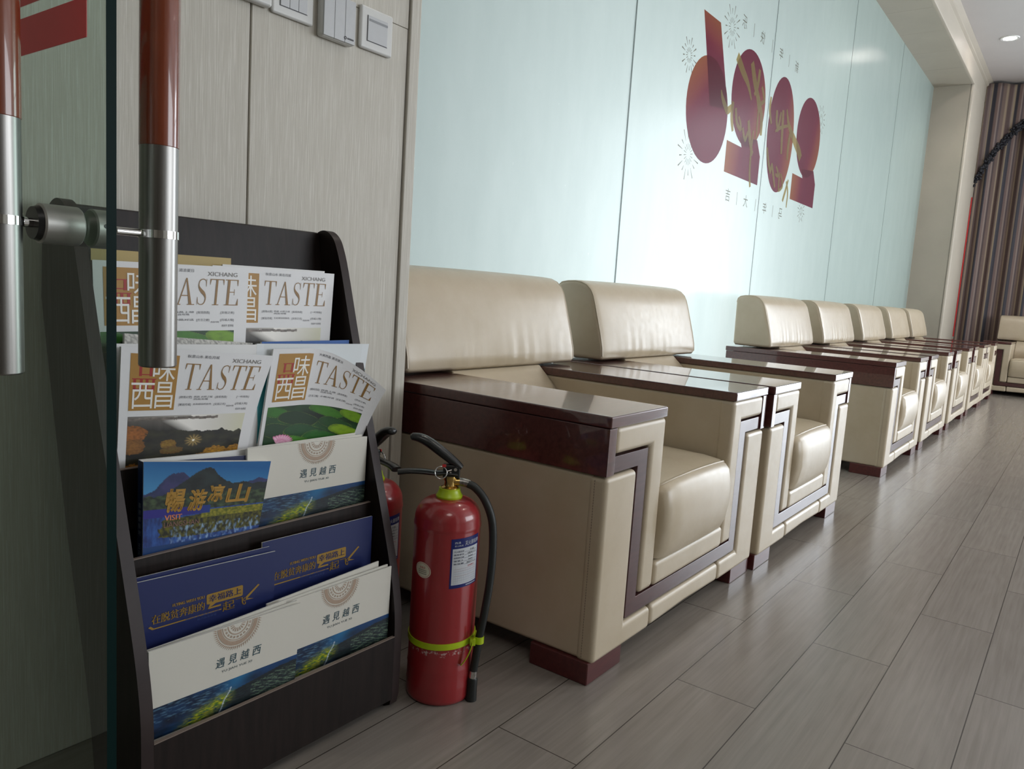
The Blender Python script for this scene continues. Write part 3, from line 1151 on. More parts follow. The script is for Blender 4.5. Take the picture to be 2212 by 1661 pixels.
def art_liangshan():
    a = dict(base=hx('1c3f74'), pics=[(0, 1, 0, .60, pic_lake, 170, 120)], text=[], polys=[])
    gold = hx('b0863a')
    for s, u0, u1, t0, t1 in (('暢', .15, .285, .195, .36), ('游', .325, .455, .21, .365), ('凉', .485, .60, .18, .31), ('山', .64, .83, .185, .335)):
        for d, e in ((0, 0), (.006, 0), (.012, 0), (.003, .005), (.009, .005), (.006, .009)):
            a['text'].append((s, u0 + d, u1 + d, t0 + e, t1 + e, gold, 0.14))
    for d in (0, .003):
        a['text'].append(('VISIT', .157 + d, .290 + d, .385, .425, hx('e08a62')))
    a['text'].append(('LIANGSHAN', .155, .436, .437, .475, hx('8a665e')))
    return a


def art_plain(col):
    return dict(base=col, pics=[], text=[], polys=[])


def art_sea():
    return dict(base=hx('d3d8da'), pics=[(0, 1, .20, .70, pic_sea, 30, 20)], text=[], polys=[([(0, 0), (1, 0), (1, .19), (0, .19)], hx('d8dde0'), 1)])


def art_stone():
    return dict(base=hx('b3b1ab'), pics=[(0, 1, 0, .3, pic_stone, 90, 26)], text=[], polys=[])


def magazine(name, label, cat, group, tl, tr, br, bl, thick, art, bulge=0.0, curl=None, spine=None, nu=20, nv=16):
    """A booklet whose front face has these four corners (x, y, z); curl(u, v) may add a Vector."""
    tl, tr, br, bl = map(Vector, (tl, tr, br, bl))
    org = (bl + br) / 2
    W = (tr - tl).length
    H = (tl - bl).length
    nrm = (tr - tl).cross(bl - tl).normalized()
    if nrm.y > 0:
        nrm = -nrm

    def P(u, v, off=0.0):
        top = tl.lerp(tr, u)
        bot = bl.lerp(br, u)
        p = bot.lerp(top, v) + nrm * (bulge * math.sin(math.pi * min(1, max(0, u))) * (0.35 + 0.65 * v))
        if curl:
            p = p + curl(u, v)
        return p + nrm * off - org

    def Pt(u, t, off):
        return P(u, 1 - t * W / H, off)

    root = empty(name, org, 0, label, cat, group)
    # page block
    b = bmesh.new()
    F = [[b.verts.new(P(i / nu, j / nv * 0.997)) for j in range(nv + 1)] for i in range(nu + 1)]
    K = [[b.verts.new(P(i / nu, j / nv * 0.997, -thick)) for j in range(nv + 1)] for i in range(nu + 1)]
    for i in range(nu):
        for j in range(nv):
            b.faces.new((F[i][j], F[i + 1][j], F[i + 1][j + 1], F[i][j + 1]))
            b.faces.new((K[i][j], K[i][j + 1], K[i + 1][j + 1], K[i + 1][j]))
        for j in (0, nv):
            b.faces.new((F[i][j], F[i + 1][j], K[i + 1][j], K[i][j]))
    for j in range(nv):
        for i in (0, nu):
            b.faces.new((F[i][j], F[i][j + 1], K[i][j + 1], K[i][j]))
    obj('pages', b, MT['paper'], root, smooth=40, wn=False)
    # front cover: base sheet, pictures, blocks of colour and writing, all one printed face
    vs, fs, cs = [], [], []

    def quadgrid(u0, u1, t0, t1, n, m, off, colf):
        base = len(vs)
        for i in range(n + 1):
            for j in range(m + 1):
                fu, fv = i / n, j / m
                vs.append(Pt(u0 + (u1 - u0) * fu, t0 + (t1 - t0) * fv, off))
                cs.append(colf(fu, 1 - fv))
        for i in range(n):
            for j in range(m):
                a = base + i * (m + 1) + j
                fs.append((a, a + 1, a + m + 2, a + m + 1))

    tmax = H / W
    quadgrid(0, 1, 0, tmax, nu, nv, 0.0006, lambda u, v: art['base'])
    for u0, u1, t0, t1, f, n, m in art['pics']:
        t2 = min(t1, tmax)
        k = (t2 - t0) / (t1 - t0)
        quadgrid(u0, u1, t0, t2, n, max(4, int(m * k)), 0.0008, lambda u, v, k=k: f(u, 1 - (1 - v) * k))
    for poly, col, lvl in art['polys']:
        pp = []
        for i in range(len(poly)):
            a, c = poly[i], poly[(i + 1) % len(poly)]
            n = max(1, int(math.hypot(c[0] - a[0], c[1] - a[1]) / 0.08)) if curl else 1
            for q in range(n):
                pp.append((a[0] + (c[0] - a[0]) * q / n, a[1] + (c[1] - a[1]) * q / n))
        if len(poly) == 4 and curl and lvl == 1:
            us = [p[0] for p in poly]
            ts = [p[1] for p in poly]
            quadgrid(min(us), max(us), min(ts), max(ts), 8, 8, 0.0008 + lvl * 0.0002, lambda u, v: col)
            continue
        base = len(vs)
        for u, t in pp:
            vs.append(Pt(u, t, 0.0008 + lvl * 0.0002))
            cs.append(col)
        fs.append(tuple(range(base, base + len(pp))))
    for item in art['text']:
        s, u0, u1, t0, t1, col = item[:6]
        sh = item[6] if len(item) > 6 else 0.0
        pts, fcs = fit_text(s, u0, u1, -t1, -t0, sh)
        base = len(vs)
        for u, t in pts:
            vs.append(Pt(u, -t, 0.0013))
            cs.append(col)
        fs += [tuple(base + i for i in f) for f in fcs]
    me = bpy.data.meshes.new('cover')
    me.from_pydata(vs, [], fs)
    me.materials.append(MT['printed'])
    ca = me.color_attributes.new('Col', 'FLOAT_COLOR', 'POINT')
    for i, c in enumerate(cs):
        ca.data[i].color = (c[0], c[1], c[2], 1)
    o = bpy.data.objects.new('cover', me)
    COL.objects.link(o)
    o.parent = root
    if spine:
        col, s, tcol = spine
        b = bmesh.new()
        a0, a1 = P(0, 0, 0.0007), P(0, 1, 0.0007)
        k = -nrm * (thick + 0.0014)
        sx = Vector((-0.0012, 0, 0))
        for v0, v1 in ((0, 1),):
            q = [a0 + sx, a1 + sx, a1 + sx + k, a0 + sx + k]
            b.faces.new([b.verts.new(p) for p in q])
        bm2 = []
        pts, fcs = [], []
        n = len(s)
        for i, ch in enumerate(s):
            if ch == ' ':
                continue
            z1 = 0.72 - i * 0.046
            pp, ff = fit_text(ch, 0.22, 0.78, z1 - 0.036, z1)
            vv = [b.verts.new(a0 + (a1 - a0) * y + k * (1 - x) + sx + Vector((-0.0004, 0, 0))) for x, y in pp]
            for f in ff:
                try:
                    nf = b.faces.new([vv[q] for q in f])
                    nf.material_index = 1
                except ValueError:
                    pass
        obj('spine', b, [col, tcol], root, smooth=None)
    return root


# ------------------------------------------------------------------ magazine rack
XL, XR = -0.880, -0.371          # inner faces of its two side boards
rack = empty('magazine_rack', (-0.6255, 0.33, 0), 0, 'dark brown leaning five tier magazine rack against the panelled wall', 'magazine rack')


def rloc(bm):
    bmesh.ops.translate(bm, verts=bm.verts, vec=(0.6255, -0.33, 0))
    return bm


front = spline([(0.255, 0.03, 0), (0.254, 0.12, 0), (0.256, 0.195, 0), (0.264, 0.250, 0), (0.280, 0.315, 0), (0.312, 0.42, 0), (0.356, 0.559, 0), (0.417, 0.756, 0), (0.458, 0.894, 0),
                (0.476, 0.942, 0), (0.490, 0.964, 0), (0.512, 0.977, 0), (0.536, 0.974, 0), (0.556, 0.955, 0), (0.572, 0.91, 0), (0.578, 0.82, 0)], 4)
sidep = [(0.275, 0.0), (0.260, 0.008)] + [(p.x, p.y) for p in front] + [(0.535, 0.62), (0.490, 0.43), (0.440, 0.25), (0.418, 0.16), (0.405, 0.08), (0.398, 0.015), (0.385, 0.0)]
for lo, hi in ((XL - 0.02, XL), (XR, XR + 0.02)):
    b = bmesh.new()
    prism(b, sidep, 'x', lo, hi, 0.0, 1)
    b.normal_update()
    for f in b.faces:
        if abs(f.normal.x) < 0.5:
            f.material_index = 1
    obj('side_panel', rloc(b), [MT['rackwood'], MT['rackedge']], rack, smooth=25, wn=False)
b = bmesh.new()
sl = 0.15
yb = lambda z: 0.534 - sl * (0.972 - z)
prism(b, [(yb(0.05) + 0.0, 0.05), (yb(0.972), 0.972), (yb(0.972) + 0.014, 0.974), (yb(0.05) + 0.014, 0.05)], 'x', XL, XR, 0.001, 1)
obj('back_panel', rloc(b), MT['rackwood'], rack, smooth=30)
LIPS = [(0.2540, 0.159), (0.2990, 0.282), (0.3415, 0.425), (0.3860, 0.560), (0.4310, 0.690)]
for i, (y, z) in enumerate(LIPS):
    zb = 0.022 if i == 0 else z - 0.0985
    b = bmesh.new()
    dy = 0.0 if i == 0 else 0.01 * (z - zb)
    prism(b, [(y - dy, zb), (y, z - 0.001), (y + 0.007, z - 0.001), (y - dy + 0.007, zb)], 'x', XL, XR, 0.0, 1)
    prism(b, [(y, z - 0.001), (y, z + 0.0004), (y + 0.007, z + 0.0004), (y + 0.007, z - 0.001)], 'x', XL, XR, 0.0, 1, mat=1)
    obj('lip_board', rloc(b), [MT['rackwood'], MT['lipedge']], rack, smooth=30)
    b = bmesh.new()
    zz = 0.055 if i == 0 else zb + 0.006
    y0 = (y - dy + 0.007)
    box(b, (XL, y0, zz - 0.012), (XR, max(yb(zz), y0 + 0.03), zz), 0.001, 1)
    obj('shelf', rloc(b), MT['rackwood'], rack, smooth=30)

white = hx('d9d9d8')
BK = 'booklets in the magazine rack'
# bottom tier
magazine('booklet', 'white booklet with sun emblem at the left of the bottom tier, touching the left board', 'booklet', BK,
         (-0.879, .274, .301), (-0.604, .263, .300), (-0.620, .264, .056), (-0.874, .275, .056), .0035, art_yuexi())
magazine('booklet', 'white booklet bowed right behind the left cover of the bottom tier', 'booklet', BK,
         (-0.877, .2815, .297), (-0.606, .2705, .303), (-0.620, .2705, .056), (-0.874, .281, .056), .0035, art_plain(hx('d3d0c6')), 0.002)
magazine('booklet', 'rearmost white booklet in the left stack of the bottom tier, top edge arched', 'booklet', BK,
         (-0.876, .289, .296), (-0.625, .278, .308), (-0.628, .278, .056), (-0.874, .289, .056), .0035, art_plain(hx('d3d0c6')), 0.003)
magazine('booklet', 'white booklet with sun emblem at the right of the bottom tier', 'booklet', BK,
         (-0.655, .2835, .299), (-0.374, .270, .307), (-0.378, .271, .056), (-0.657, .2835, .056), .003, art_yuexi())
magazine('booklet', 'white booklet showing just its top edge behind the right cover of the bottom tier', 'booklet', BK,
         (-0.655, .288, .302), (-0.378, .277, .310), (-0.382, .277, .056), (-0.657, .288, .056), .003, art_plain(hx('d3d0c6')))
magazine('booklet', 'rearmost white booklet of the right stack in the bottom tier, leaning back', 'booklet', BK,
         (-0.655, .2925, .304), (-0.396, .285, .319), (-0.400, .284, .056), (-0.657, .2925, .056), .003, art_plain(hx('d3d0c6')))
# fourth tier: dark blue booklets
magazine('booklet', 'dark blue booklet with gold writing in front at the left of the fourth tier', 'booklet', BK,
         (-0.878, .312, .399), (-0.626, .310, .389), (-0.630, 0.3120, .1915), (-0.874, 0.3140, .1915), .004, art_flying())
magazine('booklet', 'dark blue booklet showing only a strip above the left one in the fourth tier', 'booklet', BK,
         (-0.877, .319, .404), (-0.634, .317, .398), (-0.636, 0.3180, .1915), (-0.874, 0.3200, .1915), .003, art_flying())
magazine('booklet', 'dark blue booklet with gold writing at the right of the fourth tier', 'booklet', BK,
         (-0.647, .321, .407), (-0.386, .319, .403), (-0.386, 0.3190, .1915), (-0.645, 0.3210, .1915), .003, art_flying())
# third tier
magazine('brochure', 'blue mountain lake brochure with gold brush lettering and a dark spine', 'brochure', 'magazines in the rack',
         (-0.847, .352, .577), (-0.614, .348, .545), (-0.650, 0.3540, .3345), (-0.847, 0.3540, .3345), .014, art_liangshan(), 0.002, None,
         (simple('dark blue spine', (0.012, 0.035, 0.10), 0.4), '喜德螺髻地 五彩大凉山', simple('pale spine writing', (0.35, 0.40, 0.45), 0.5)))
magazine('brochure', 'dark edged brochure right behind the mountain lake one, upper corner showing', 'brochure', 'magazines in the rack',
         (-0.800, .369, .568), (-0.618, .3665, .556), (-0.640, 0.3690, .3345), (-0.806, 0.3700, .3345), .004, art_plain(hx('22284c')), 0.003)
magazine('brochure', 'thick white brochure behind the mountain lake cover, its page tops in view', 'brochure', 'magazines in the rack',
         (-0.838, 0.3772, .574), (-0.634, 0.3757, .566), (-0.644, 0.3772, .3345), (-0.838, 0.3782, .3345), .007, art_plain(white), 0.003)
magazine('booklet', 'white booklet with sun emblem in the third tier, beside the mountain lake brochure', 'booklet', BK,
         (-0.655, .360, .571), (-0.374, .357, .561), (-0.377, 0.3580, .3345), (-0.650, 0.3610, .3345), .005, art_yuexi())
magazine('booklet', 'white booklet just behind the third tier sun emblem cover', 'booklet', BK,
         (-0.650, .3668, .571), (-0.382, .364, .565), (-0.385, 0.3650, .3345), (-0.650, 0.3680, .3345), .003, art_plain(hx('d3d0c6')))
magazine('booklet', 'rearmost white booklet at the right of the third tier, standing a little higher', 'booklet', BK,
         (-0.645, .371, .570), (-0.396, .369, .569), (-0.399, 0.3700, .3345), (-0.645, 0.3720, .3345), .003, art_plain(hx('d3d0c6')))
# second tier
MG = 'magazines in the rack'
magazine('magazine', 'white magazine with gold title and autumn hillside photo, left of the second tier', 'magazine', MG,
         (-0.858, .400, .754), (-0.582, .394, .731), (-0.640, 0.3990, .4695), (-0.869, 0.3990, .4695), .005, art_taste('autumn'), 0.004,
         lambda u, v: Vector((-0.012 * math.sin(math.pi * v) * u * u, -0.004 * u * u * v, 0)))
magazine('magazine', 'white magazine back behind the autumn one, edge above it', 'magazine', MG,
         (-0.862, .413, .757), (-0.596, .411, .750), (-0.604, 0.4090, .4695), (-0.868, 0.4100, .4695), .006, art_plain(white), 0.003)
magazine('magazine', 'grey stone patterned magazine top behind the autumn one', 'magazine', MG,
         (-0.841, .424, .772), (-0.606, .422, .752), (-0.610, 0.4210, .4695), (-0.845, 0.4210, .4695), .005, art_stone(), 0.002)


def curl_corner(u, v):
    k = max(0.0, (u - 0.30) / 0.70) ** 1.7
    w = max(0.0, (v - 0.10) / 0.90)
    return Vector((-0.039 * k * w ** 0.6, -0.064 * k * w ** 0.6, -0.083 * k * w ** 1.7))


magazine('magazine', 'white magazine with lotus leaf photo, its upper right corner curling over', 'magazine', MG,
         (-0.578, .398, .743), (-0.304, .404, .740), (-0.386, 0.4000, .4695), (-0.618, 0.4000, .4695), .004, art_taste('summer'), 0.003, curl_corner, None, 36, 28)
magazine('magazine', 'white and sea green magazine behind the curling lotus one', 'magazine', MG,
         (-0.605, .411, .752), (-0.338, .402, .747), (-0.378, 0.4080, .4695), (-0.612, 0.4100, .4695), .005, art_sea(), 0.002)
magazine('magazine', 'blue edged magazine behind the sea green one', 'magazine', MG,
         (-0.585, .424, .754), (-0.376, .421, .754), (-0.378, 0.4190, .4695), (-0.588, 0.4210, .4695), .004, art_plain(hx('2358a0')), 0.002)
# top tier
magazine('magazine', 'white magazine with gold title half hidden by the door handle, left of the top tier', 'magazine', MG,
         (-0.876, .455, .885), (-0.597, .452, .888), (-0.612, 0.4420, .603), (-0.872, 0.4440, .603), .005, art_taste('summer'), 0.003)
magazine('magazine', 'white magazine with gold title at the right of the top tier, dark hills photo', 'magazine', MG,
         (-0.665, .461, .889), (-0.389, .459, .888), (-0.412, 0.4480, .603), (-0.668, 0.4490, .603), .005, art_taste('autumn'), 0.002)
magazine('magazine', 'plain white magazine just behind the right one in the top tier', 'magazine', MG,
         (-0.640, .469, .892), (-0.408, .467, .892), (-0.420, 0.4540, .603), (-0.645, 0.4560, .603), .004, art_plain(white), 0.001)
magazine('folder', 'ochre yellow folder standing behind the top tier magazines', 'folder', None,
         (-0.864, .486, .903), (-0.612, .486, .904), (-0.618, .472, .603), (-0.864, .472, .603), .003, art_plain(hx('a8904a')), 0.0)


# ------------------------------------------------------------------ fire extinguishers
def printed_patch(name, parent, Pf, base, polys, texts, nu=16, nv=8):
    """Print on a curved label; Pf(u, v, off) gives the point (v upward 0..1)."""
    vs, fs, cs = [], [], []
    for i in range(nu + 1):
        for j in range(nv + 1):
            vs.append(Pf(i / nu, j / nv, 0.0003))
            cs.append(base)
    for i in range(nu):
        for j in range(nv):
            a = i * (nv + 1) + j
            fs.append((a, a + nv + 1, a + nv + 2, a + 1))
    for (u0, u1, v0, v1, col, lv) in polys:
        b0 = len(vs)
        n = max(1, int((u1 - u0) * nu))
        for i in range(n + 1):
            for v in (v0, v1):
                vs.append(Pf(u0 + (u1 - u0) * i / n, v, 0.0003 + 0.0002 * lv))
                cs.append(col)
        for i in range(n):
            a = b0 + 2 * i
            fs.append((a, a + 2, a + 3, a + 1))
    for (s, u0, u1, v0, v1, col) in texts:
        pts, fcs = fit_text(s, u0, u1, v0, v1)
        b0 = len(vs)
        for u, v in pts:
            vs.append(Pf(u, v, 0.0010))
            cs.append(col)
        fs += [tuple(b0 + i for i in f) for f in fcs]
    me = bpy.data.meshes.new(name)
    me.from_pydata(vs, [], fs)
    me.materials.append(MT['printed'])
    ca = me.color_attributes.new('Col', 'FLOAT_COLOR', 'POINT')
    for i, c in enumerate(cs):
        ca.data[i].color = (c[0], c[1], c[2], 1)
    o = bpy.data.objects.new(name, me)
    COL.objects.link(o)
    o.parent = parent
    return o


def extinguisher(loc, rz, label, label_az, oval_az, strap=True):
    t = empty('fire_extinguisher', loc, rz, label, 'fire extinguisher', 'red fire extinguishers beside the rack')
    RB = 0.0705
    b = bmesh.new()
    prof = [(0.0, 0.004), (0.060, 0.004), (0.064, 0.0), (0.0695, 0.004), (0.0715, 0.012), (0.0715, 0.034), (0.0722, 0.037), (0.0715, 0.040), (0.0710, 0.072), (0.0720, 0.075), (0.0710, 0.078),
            (RB, 0.10), (RB, 0.374), (0.0718, 0.378), (0.0718, 0.384), (RB, 0.388)]
    for k in range(1, 11):
        a = k / 10 * math.pi / 2
        prof.append((0.024 + (RB - 0.024) * math.cos(a) ** 0.85, 0.390 + 0.046 * math.sin(a)))
    prof += [(0.024, 0.440), (0.0, 0.440)]
    lathe(b, prof, seg=56)
    obj('cylinder', b, MT['redpaint'], t, smooth=50)
    b = bmesh.new()
    lathe(b, [(0.0, 0.436), (0.0275, 0.436), (0.0285, 0.440), (0.0250, 0.446), (0.0225, 0.452), (0.0225, 0.456), (0.0, 0.456)], seg=36)
    obj('collar', b, MT['lime'], t, smooth=40)
    b = bmesh.new()
    lathe(b, [(0.0, 0.453), (0.019, 0.453), (0.019, 0.458), (0.0125, 0.461), (0.0115, 0.470), (0.014, 0.474), (0.014, 0.482), (0.0, 0.482)], seg=30)
    tube(b, [(0.008, 0, 0.470), (0.020, 0, 0.470)], 0.009, 14)
    obj('valve', b, MT['brass'], t, smooth=40)
    # pressed black handles: the lower one to carry, the upper one to squeeze
    b = bmesh.new()
    low = spline([(0.016, 0, 0.486), (-0.010, 0, 0.488), (-0.030, 0, 0.4865), (-0.060, 0, 0.4885), (-0.088, 0, 0.488), (-0.110, 0, 0.4845)], 5)
    tube(b, low, [0.011] * 8 + [0.0115] * (len(low) - 8), 12, flat=(1.15, 0.5))
    box(b, (-0.016, -0.0105, 0.478), (0.020, 0.0105, 0.507), 0.003, 2)
    obj('carry_handle', b, MT['black'], t, smooth=50)
    b = bmesh.new()
    up = spline([(0.022, 0, 0.500), (0.004, 0, 0.514), (-0.022, 0, 0.533), (-0.048, 0, 0.551), (-0.068, 0, 0.560), (-0.088, 0, 0.5625)], 5)
    tube(b, up, [0.009 + 0.0065 * math.sin(math.pi * min(1, q / (len(up) - 1) * 0.95 + 0.02)) ** 0.8 for q in range(len(up) - 1)] + [0.005], 12, flat=(1.05, 0.72))
    obj('squeeze_lever', b, MT['black'], t, smooth=50)
    b = bmesh.new()
    tube(b, [(0.010, -0.0125, 0.498), (0.010, 0.0125, 0.498)], 0.0035, 12)
    tube(b, [(0.0, -0.013, 0.492), (0.0, 0.013, 0.492)], 0.002, 10)
    obj('rivet', b, MT['chrome'], t, smooth=40)
    b = bmesh.new()
    ring = [(-0.020 + 0.0125 * math.cos(a), -0.013 + 0.003 * math.sin(a), 0.4905 + 0.0125 * math.sin(a)) for a in [k * 2 * math.pi / 22 for k in range(22)]]
    tube(b, ring, 0.0013, 8, closed=True)
    tube(b, [(-0.0085, -0.014, 0.494), (0.002, -0.012, 0.497)], 0.0013, 8)
    obj('safety_pin', b, MT['chrome'], t, smooth=60)
    b = bmesh.new()
    box(b, (-0.018, -0.012, 0.502), (-0.010, -0.0095, 0.508), 0.0005, 1)
    obj('seal', b, MT['redcloth'], t, smooth=None)
    b = bmesh.new()
    tube(b, [(0.019, 0, 0.470), (0.030, 0, 0.4685), (0.041, 0, 0.466)], [0.0085, 0.0092, 0.0088], 16)
    obj('hose_fitting', b, MT['steel'], t, smooth=40)
    path = spline([(0.038, -0.001, 0.4665), (0.055, -0.004, 0.458), (0.076, -0.010, 0.434), (0.093, -0.016, 0.392), (0.098, -0.022, 0.330), (0.0955, -0.028, 0.262),
                   (0.088, -0.034, 0.196), (0.080, -0.036, 0.140), (0.075, -0.036, 0.095), (0.072, -0.036, 0.066)], 7)
    b = bmesh.new()
    tube(b, path, 0.0086, 16)
    hose = obj('hose', b, MT['rubber'], t, smooth=60)
    b = bmesh.new()
    tube(b, [(0.0722, -0.036, 0.067), (0.0712, -0.036, 0.051)], 0.0090, 18)
    obj('ferrule', b, MT['chrome'], hose, smooth=40)
    b = bmesh.new()
    tube(b, [(0.0714, -0.036, 0.052), (0.0712, -0.036, 0.049), (0.0708, -0.036, 0.030), (0.0702, -0.036, 0.001), (0.0702, -0.036, 0.0)], [0.0088, 0.0112, 0.0112, 0.0123, 0.011], 18)
    obj('nozzle', b, MT['rubber'], hose, smooth=40)
    if strap:
        b = bmesh.new()
        t2 = bmesh.new()
        n = 48
        rows = []
        for k in range(n):
            a = 2 * math.pi * k / n
            zc = 0.136 + 0.004 * math.sin(a + 0.8)
            rows.append([t2.verts.new((r * math.cos(a), r * math.sin(a), zc + dz)) for r, dz in ((RB + 0.0003, -0.0065), (RB + 0.0022, -0.0065), (RB + 0.0022, 0.0065), (RB + 0.0003, 0.0065))])
        for k in range(n):
            A, B = rows[k], rows[(k + 1) % n]
            for q in range(4):
                t2.faces.new((A[q], B[q], B[(q + 1) % 4], A[(q + 1) % 4]))
        join(b, t2)
        t2 = bmesh.new()
        cx, cy = 0.0795, -0.036
        rows = []
        for k in range(24):
            a = 2 * math.pi * k / 24
            rows.append([t2.verts.new((cx + r * math.cos(a), cy + r * math.sin(a), 0.1375 + dz)) for r, dz in ((0.0090, -0.0075), (0.0110, -0.0075), (0.0110, 0.0075), (0.0090, 0.0075))])
        for k in range(24):
            A, B = rows[k], rows[(k + 1) % 24]
            for q in range(4):
                t2.faces.new((A[q], B[q], B[(q + 1) % 4], A[(q + 1) % 4]))
        join(b, t2)
        box(b, (0.060, -0.054, 0.130), (0.072, -0.043, 0.145), 0.0015, 2)
        tail = spline([(0.066, -0.053, 0.138), (0.062, -0.0565, 0.122), (0.054, -0.0585, 0.104), (0.044, -0.0600, 0.090)], 5)
        tube(b, tail, 0.0042, 8, flat=(1.0, 0.3))
        tube(b, [(0.066, -0.050, 0.143), (0.0705, -0.0510, 0.156), (0.072, -0.050, 0.163)], 0.0036, 8, flat=(1.0, 0.3))
        obj('cable_tie', b, MT['lime'], t, smooth=40)
    blue, wht, ink, red = hx('1b2566'), hx('c6cacf'), hx('232a4a'), hx('b0242c')
    a0, a1, z0, z1 = R(label_az - 29), R(label_az + 29), 0.262, 0.368

    def PL(u, v, off):
        a = a0 + (a1 - a0) * u
        r = RB + 0.0002 + off
        return (r * math.cos(a), r * math.sin(a), z0 + (z1 - z0) * v + 0.004 * (u - 0.5))
    polys = [(.05, .95, .07, .80, wht, 1)]
    texts = [('灭火器铭牌', .42, .95, .845, .935, wht), ('西昌', .10, .28, .90, .94, wht), ('青山机场', .10, .36, .84, .875, wht), ]
    polys += [(.52 + k * .032, .542 + k * .032, .026, .048, wht, 2) for k in range(13)]
    for k, s in enumerate(('灭火器名称', '使用单位', '投用换粉日期', '保管人', '有效期')):
        v = .735 - k * .062
        texts.append((s, .09, .40, v - .012, v + .024, ink))
        polys.append((.42, .90, v - .018, v - .014, ink, 2))
    for s, u0, u1, v0, v1 in (('干粉', .60, .78, .72, .765), ('2024.1.1', .52, .84, .655, .70), ('2027.1.1', .50, .84, .47, .515)):
        texts.append((s, u0, u1, v0, v1, hx('20242c')))
    for v0 in (.598, .536):
        for k in range(7):
            polys.append((.56 + k * .026, .574 + k * .026 + .004 * (k % 3), v0 + .008 * (k % 2), v0 + .03 - .006 * (k % 3), hx('20242c'), 2))
    texts.append(('检查情况', .55, .80, .405, .440, red))
    for k in range(13):
        u = .12 + k * .0625
        polys.append((u, u + .003, .10, .385, hx('8f99b0'), 2))
    for k in range(7):
        v = .10 + k * .0475
        polys.append((.12, .87, v, v + .003, hx('a06a74') if k in (3, 5, 6) else hx('8f99b0'), 2))
    printed_patch('record_label', t, PL, blue, polys, texts)
    a0b, a1b = R(oval_az - 17), R(oval_az + 17)

    def PO(u, v, off):
        # disc coordinates -> oval
        rr, th = v, u * 2 * math.pi
        a = R(oval_az) + R(17) * rr * math.cos(th)
        r = RB + 0.0002 + off
        return (r * math.cos(a), r * math.sin(a), 0.293 + 0.0165 * rr * math.sin(th) - 0.1 * (a - R(oval_az)) * 0.03)
    polys = [(0, 1, 0, .90, hx('b4302f'), 1), (0, 1, 0, .86, hx('cfc9b6'), 2)]
    o = printed_patch('oval_seal', t, PO, hx('d6d0c0'), polys, [], 28, 2)

    def PO2(u, v, off):
        a = R(oval_az - 17 + 34 * u)
        r = RB + 0.0009 + off
        return (r * math.cos(a), r * math.sin(a), 0.293 - 0.0165 + 0.033 * v)
    printed_patch('oval_seal_writing', o, lambda u, v, off: PO2(0.2 + 0.6 * u, 0.25 + 0.5 * v, off - 0.0004), hx('cfc9b6'),
                  [(.05 + k * .1, .12 + k * .1, v0, v0 + .09, hx('4a4640'), 1) for k in range(9) for v0 in (0.0, 0.24, 0.46)],
                  [('合格证', .2, .8, .72, 1.0, hx('b4302f')), ], 8, 4)
    return t


extinguisher((-0.2465, 0.235, 0), R(-49.4), 'red fire extinguisher in front, lime green tie round it, between rack and nearest armchair', -53, -131)
extinguisher((-0.275, 0.441, 0), R(73.7), 'red fire extinguisher mostly hidden behind the rack side board, against the wall trim', -172, 100, strap=False)


# ------------------------------------------------------------------ glass door with pull handles
door = empty('door_1', (-1.097, 0.26, 0), 0, 'clear glass door leaf seen nearly edge on at the left', None, None, 'structure')


def dl(bm):
    bmesh.ops.translate(bm, verts=bm.verts, vec=(1.097, -0.26, 0))
    return bm


b = bmesh.new()
box(b, (-1.102, -0.062, 0.012), (-1.0925, 0.580, 2.36))
b.normal_update()
for f in b.faces:
    if abs(f.normal.x) < 0.5:
        f.material_index = 1
obj('glass_leaf', dl(b), [MT['clear'], MT['glassedge']], door, smooth=None)
HY = -0.0068
for hxp in (-1.0214, -1.1714):
    b = bmesh.new()
    lathe(b, [(0.0, 0.7757), (0.0175, 0.7757), (0.019, 0.7775), (0.019, 1.80), (0.0, 1.80)], (hxp, HY), 40)
    hnd = obj('pull_handle', dl(b), MT['steel'], door, smooth=40)
    b = bmesh.new()
    lathe(b, [(0.0188, 1.0050), (0.0195, 1.0058), (0.0195, 1.56), (0.0188, 1.561)], (hxp, HY), 40)
    obj('grip_sleeve', dl(b), MT['redwood'], hnd, smooth=40, wn=False)
b = bmesh.new()
for xa, xb in ((-1.1385, -1.1025), (-1.092, -1.0745)):
    t = bmesh.new()
    join(b, t)
    tube(b, [(xa, HY, 0.9155), (xa + 0.0015, HY, 0.9155), (xb - 0.0015, HY, 0.9155), (xb, HY, 0.9155)], [0.0172, 0.0187, 0.0187, 0.0175], 40)
clamp = obj('handle_clamp', dl(b), MT['satin'], door, smooth=30)
b = bmesh.new()
tube(b, [(-1.1435, HY, 0.9155), (-1.1385, HY, 0.9155)], [0.0150, 0.0165], 32)
tube(b, [(-1.084, HY - 0.0180, 0.918), (-1.084, HY - 0.0192, 0.918)], 0.0022, 12)
obj('clamp_cap', dl(b), MT['black'], clamp, smooth=30)
b = bmesh.new()
tube(b, [(-1.1714, HY, 0.9155), (-1.136, HY, 0.9155)], 0.0048, 16)
tube(b, [(-1.066, HY, 0.9155), (-1.0214, HY, 0.9155)], 0.0040, 16)
for hxp in (-1.0214, -1.1714):
    lathe(b, [(0.0191, 0.9115), (0.0203, 0.9115), (0.0203, 0.9195), (0.0191, 0.9195), (0.0191, 0.9115)], (hxp, HY), 36)
obj('handle_bracket', dl(b), MT['chrome'], clamp, smooth=40)
b = bmesh.new()
box(b, (-1.1028, -0.0262, 1.0895), (-1.1022, 0.30, 1.1258))
obj('red_band', dl(b), MT['sticker'], door, smooth=None)
b = bmesh.new()
box(b, (-1.1028, -0.0262, 1.1378), (-1.1022, 0.30, 1.18))
obj('red_band', dl(b), MT['sticker'], door, smooth=None)


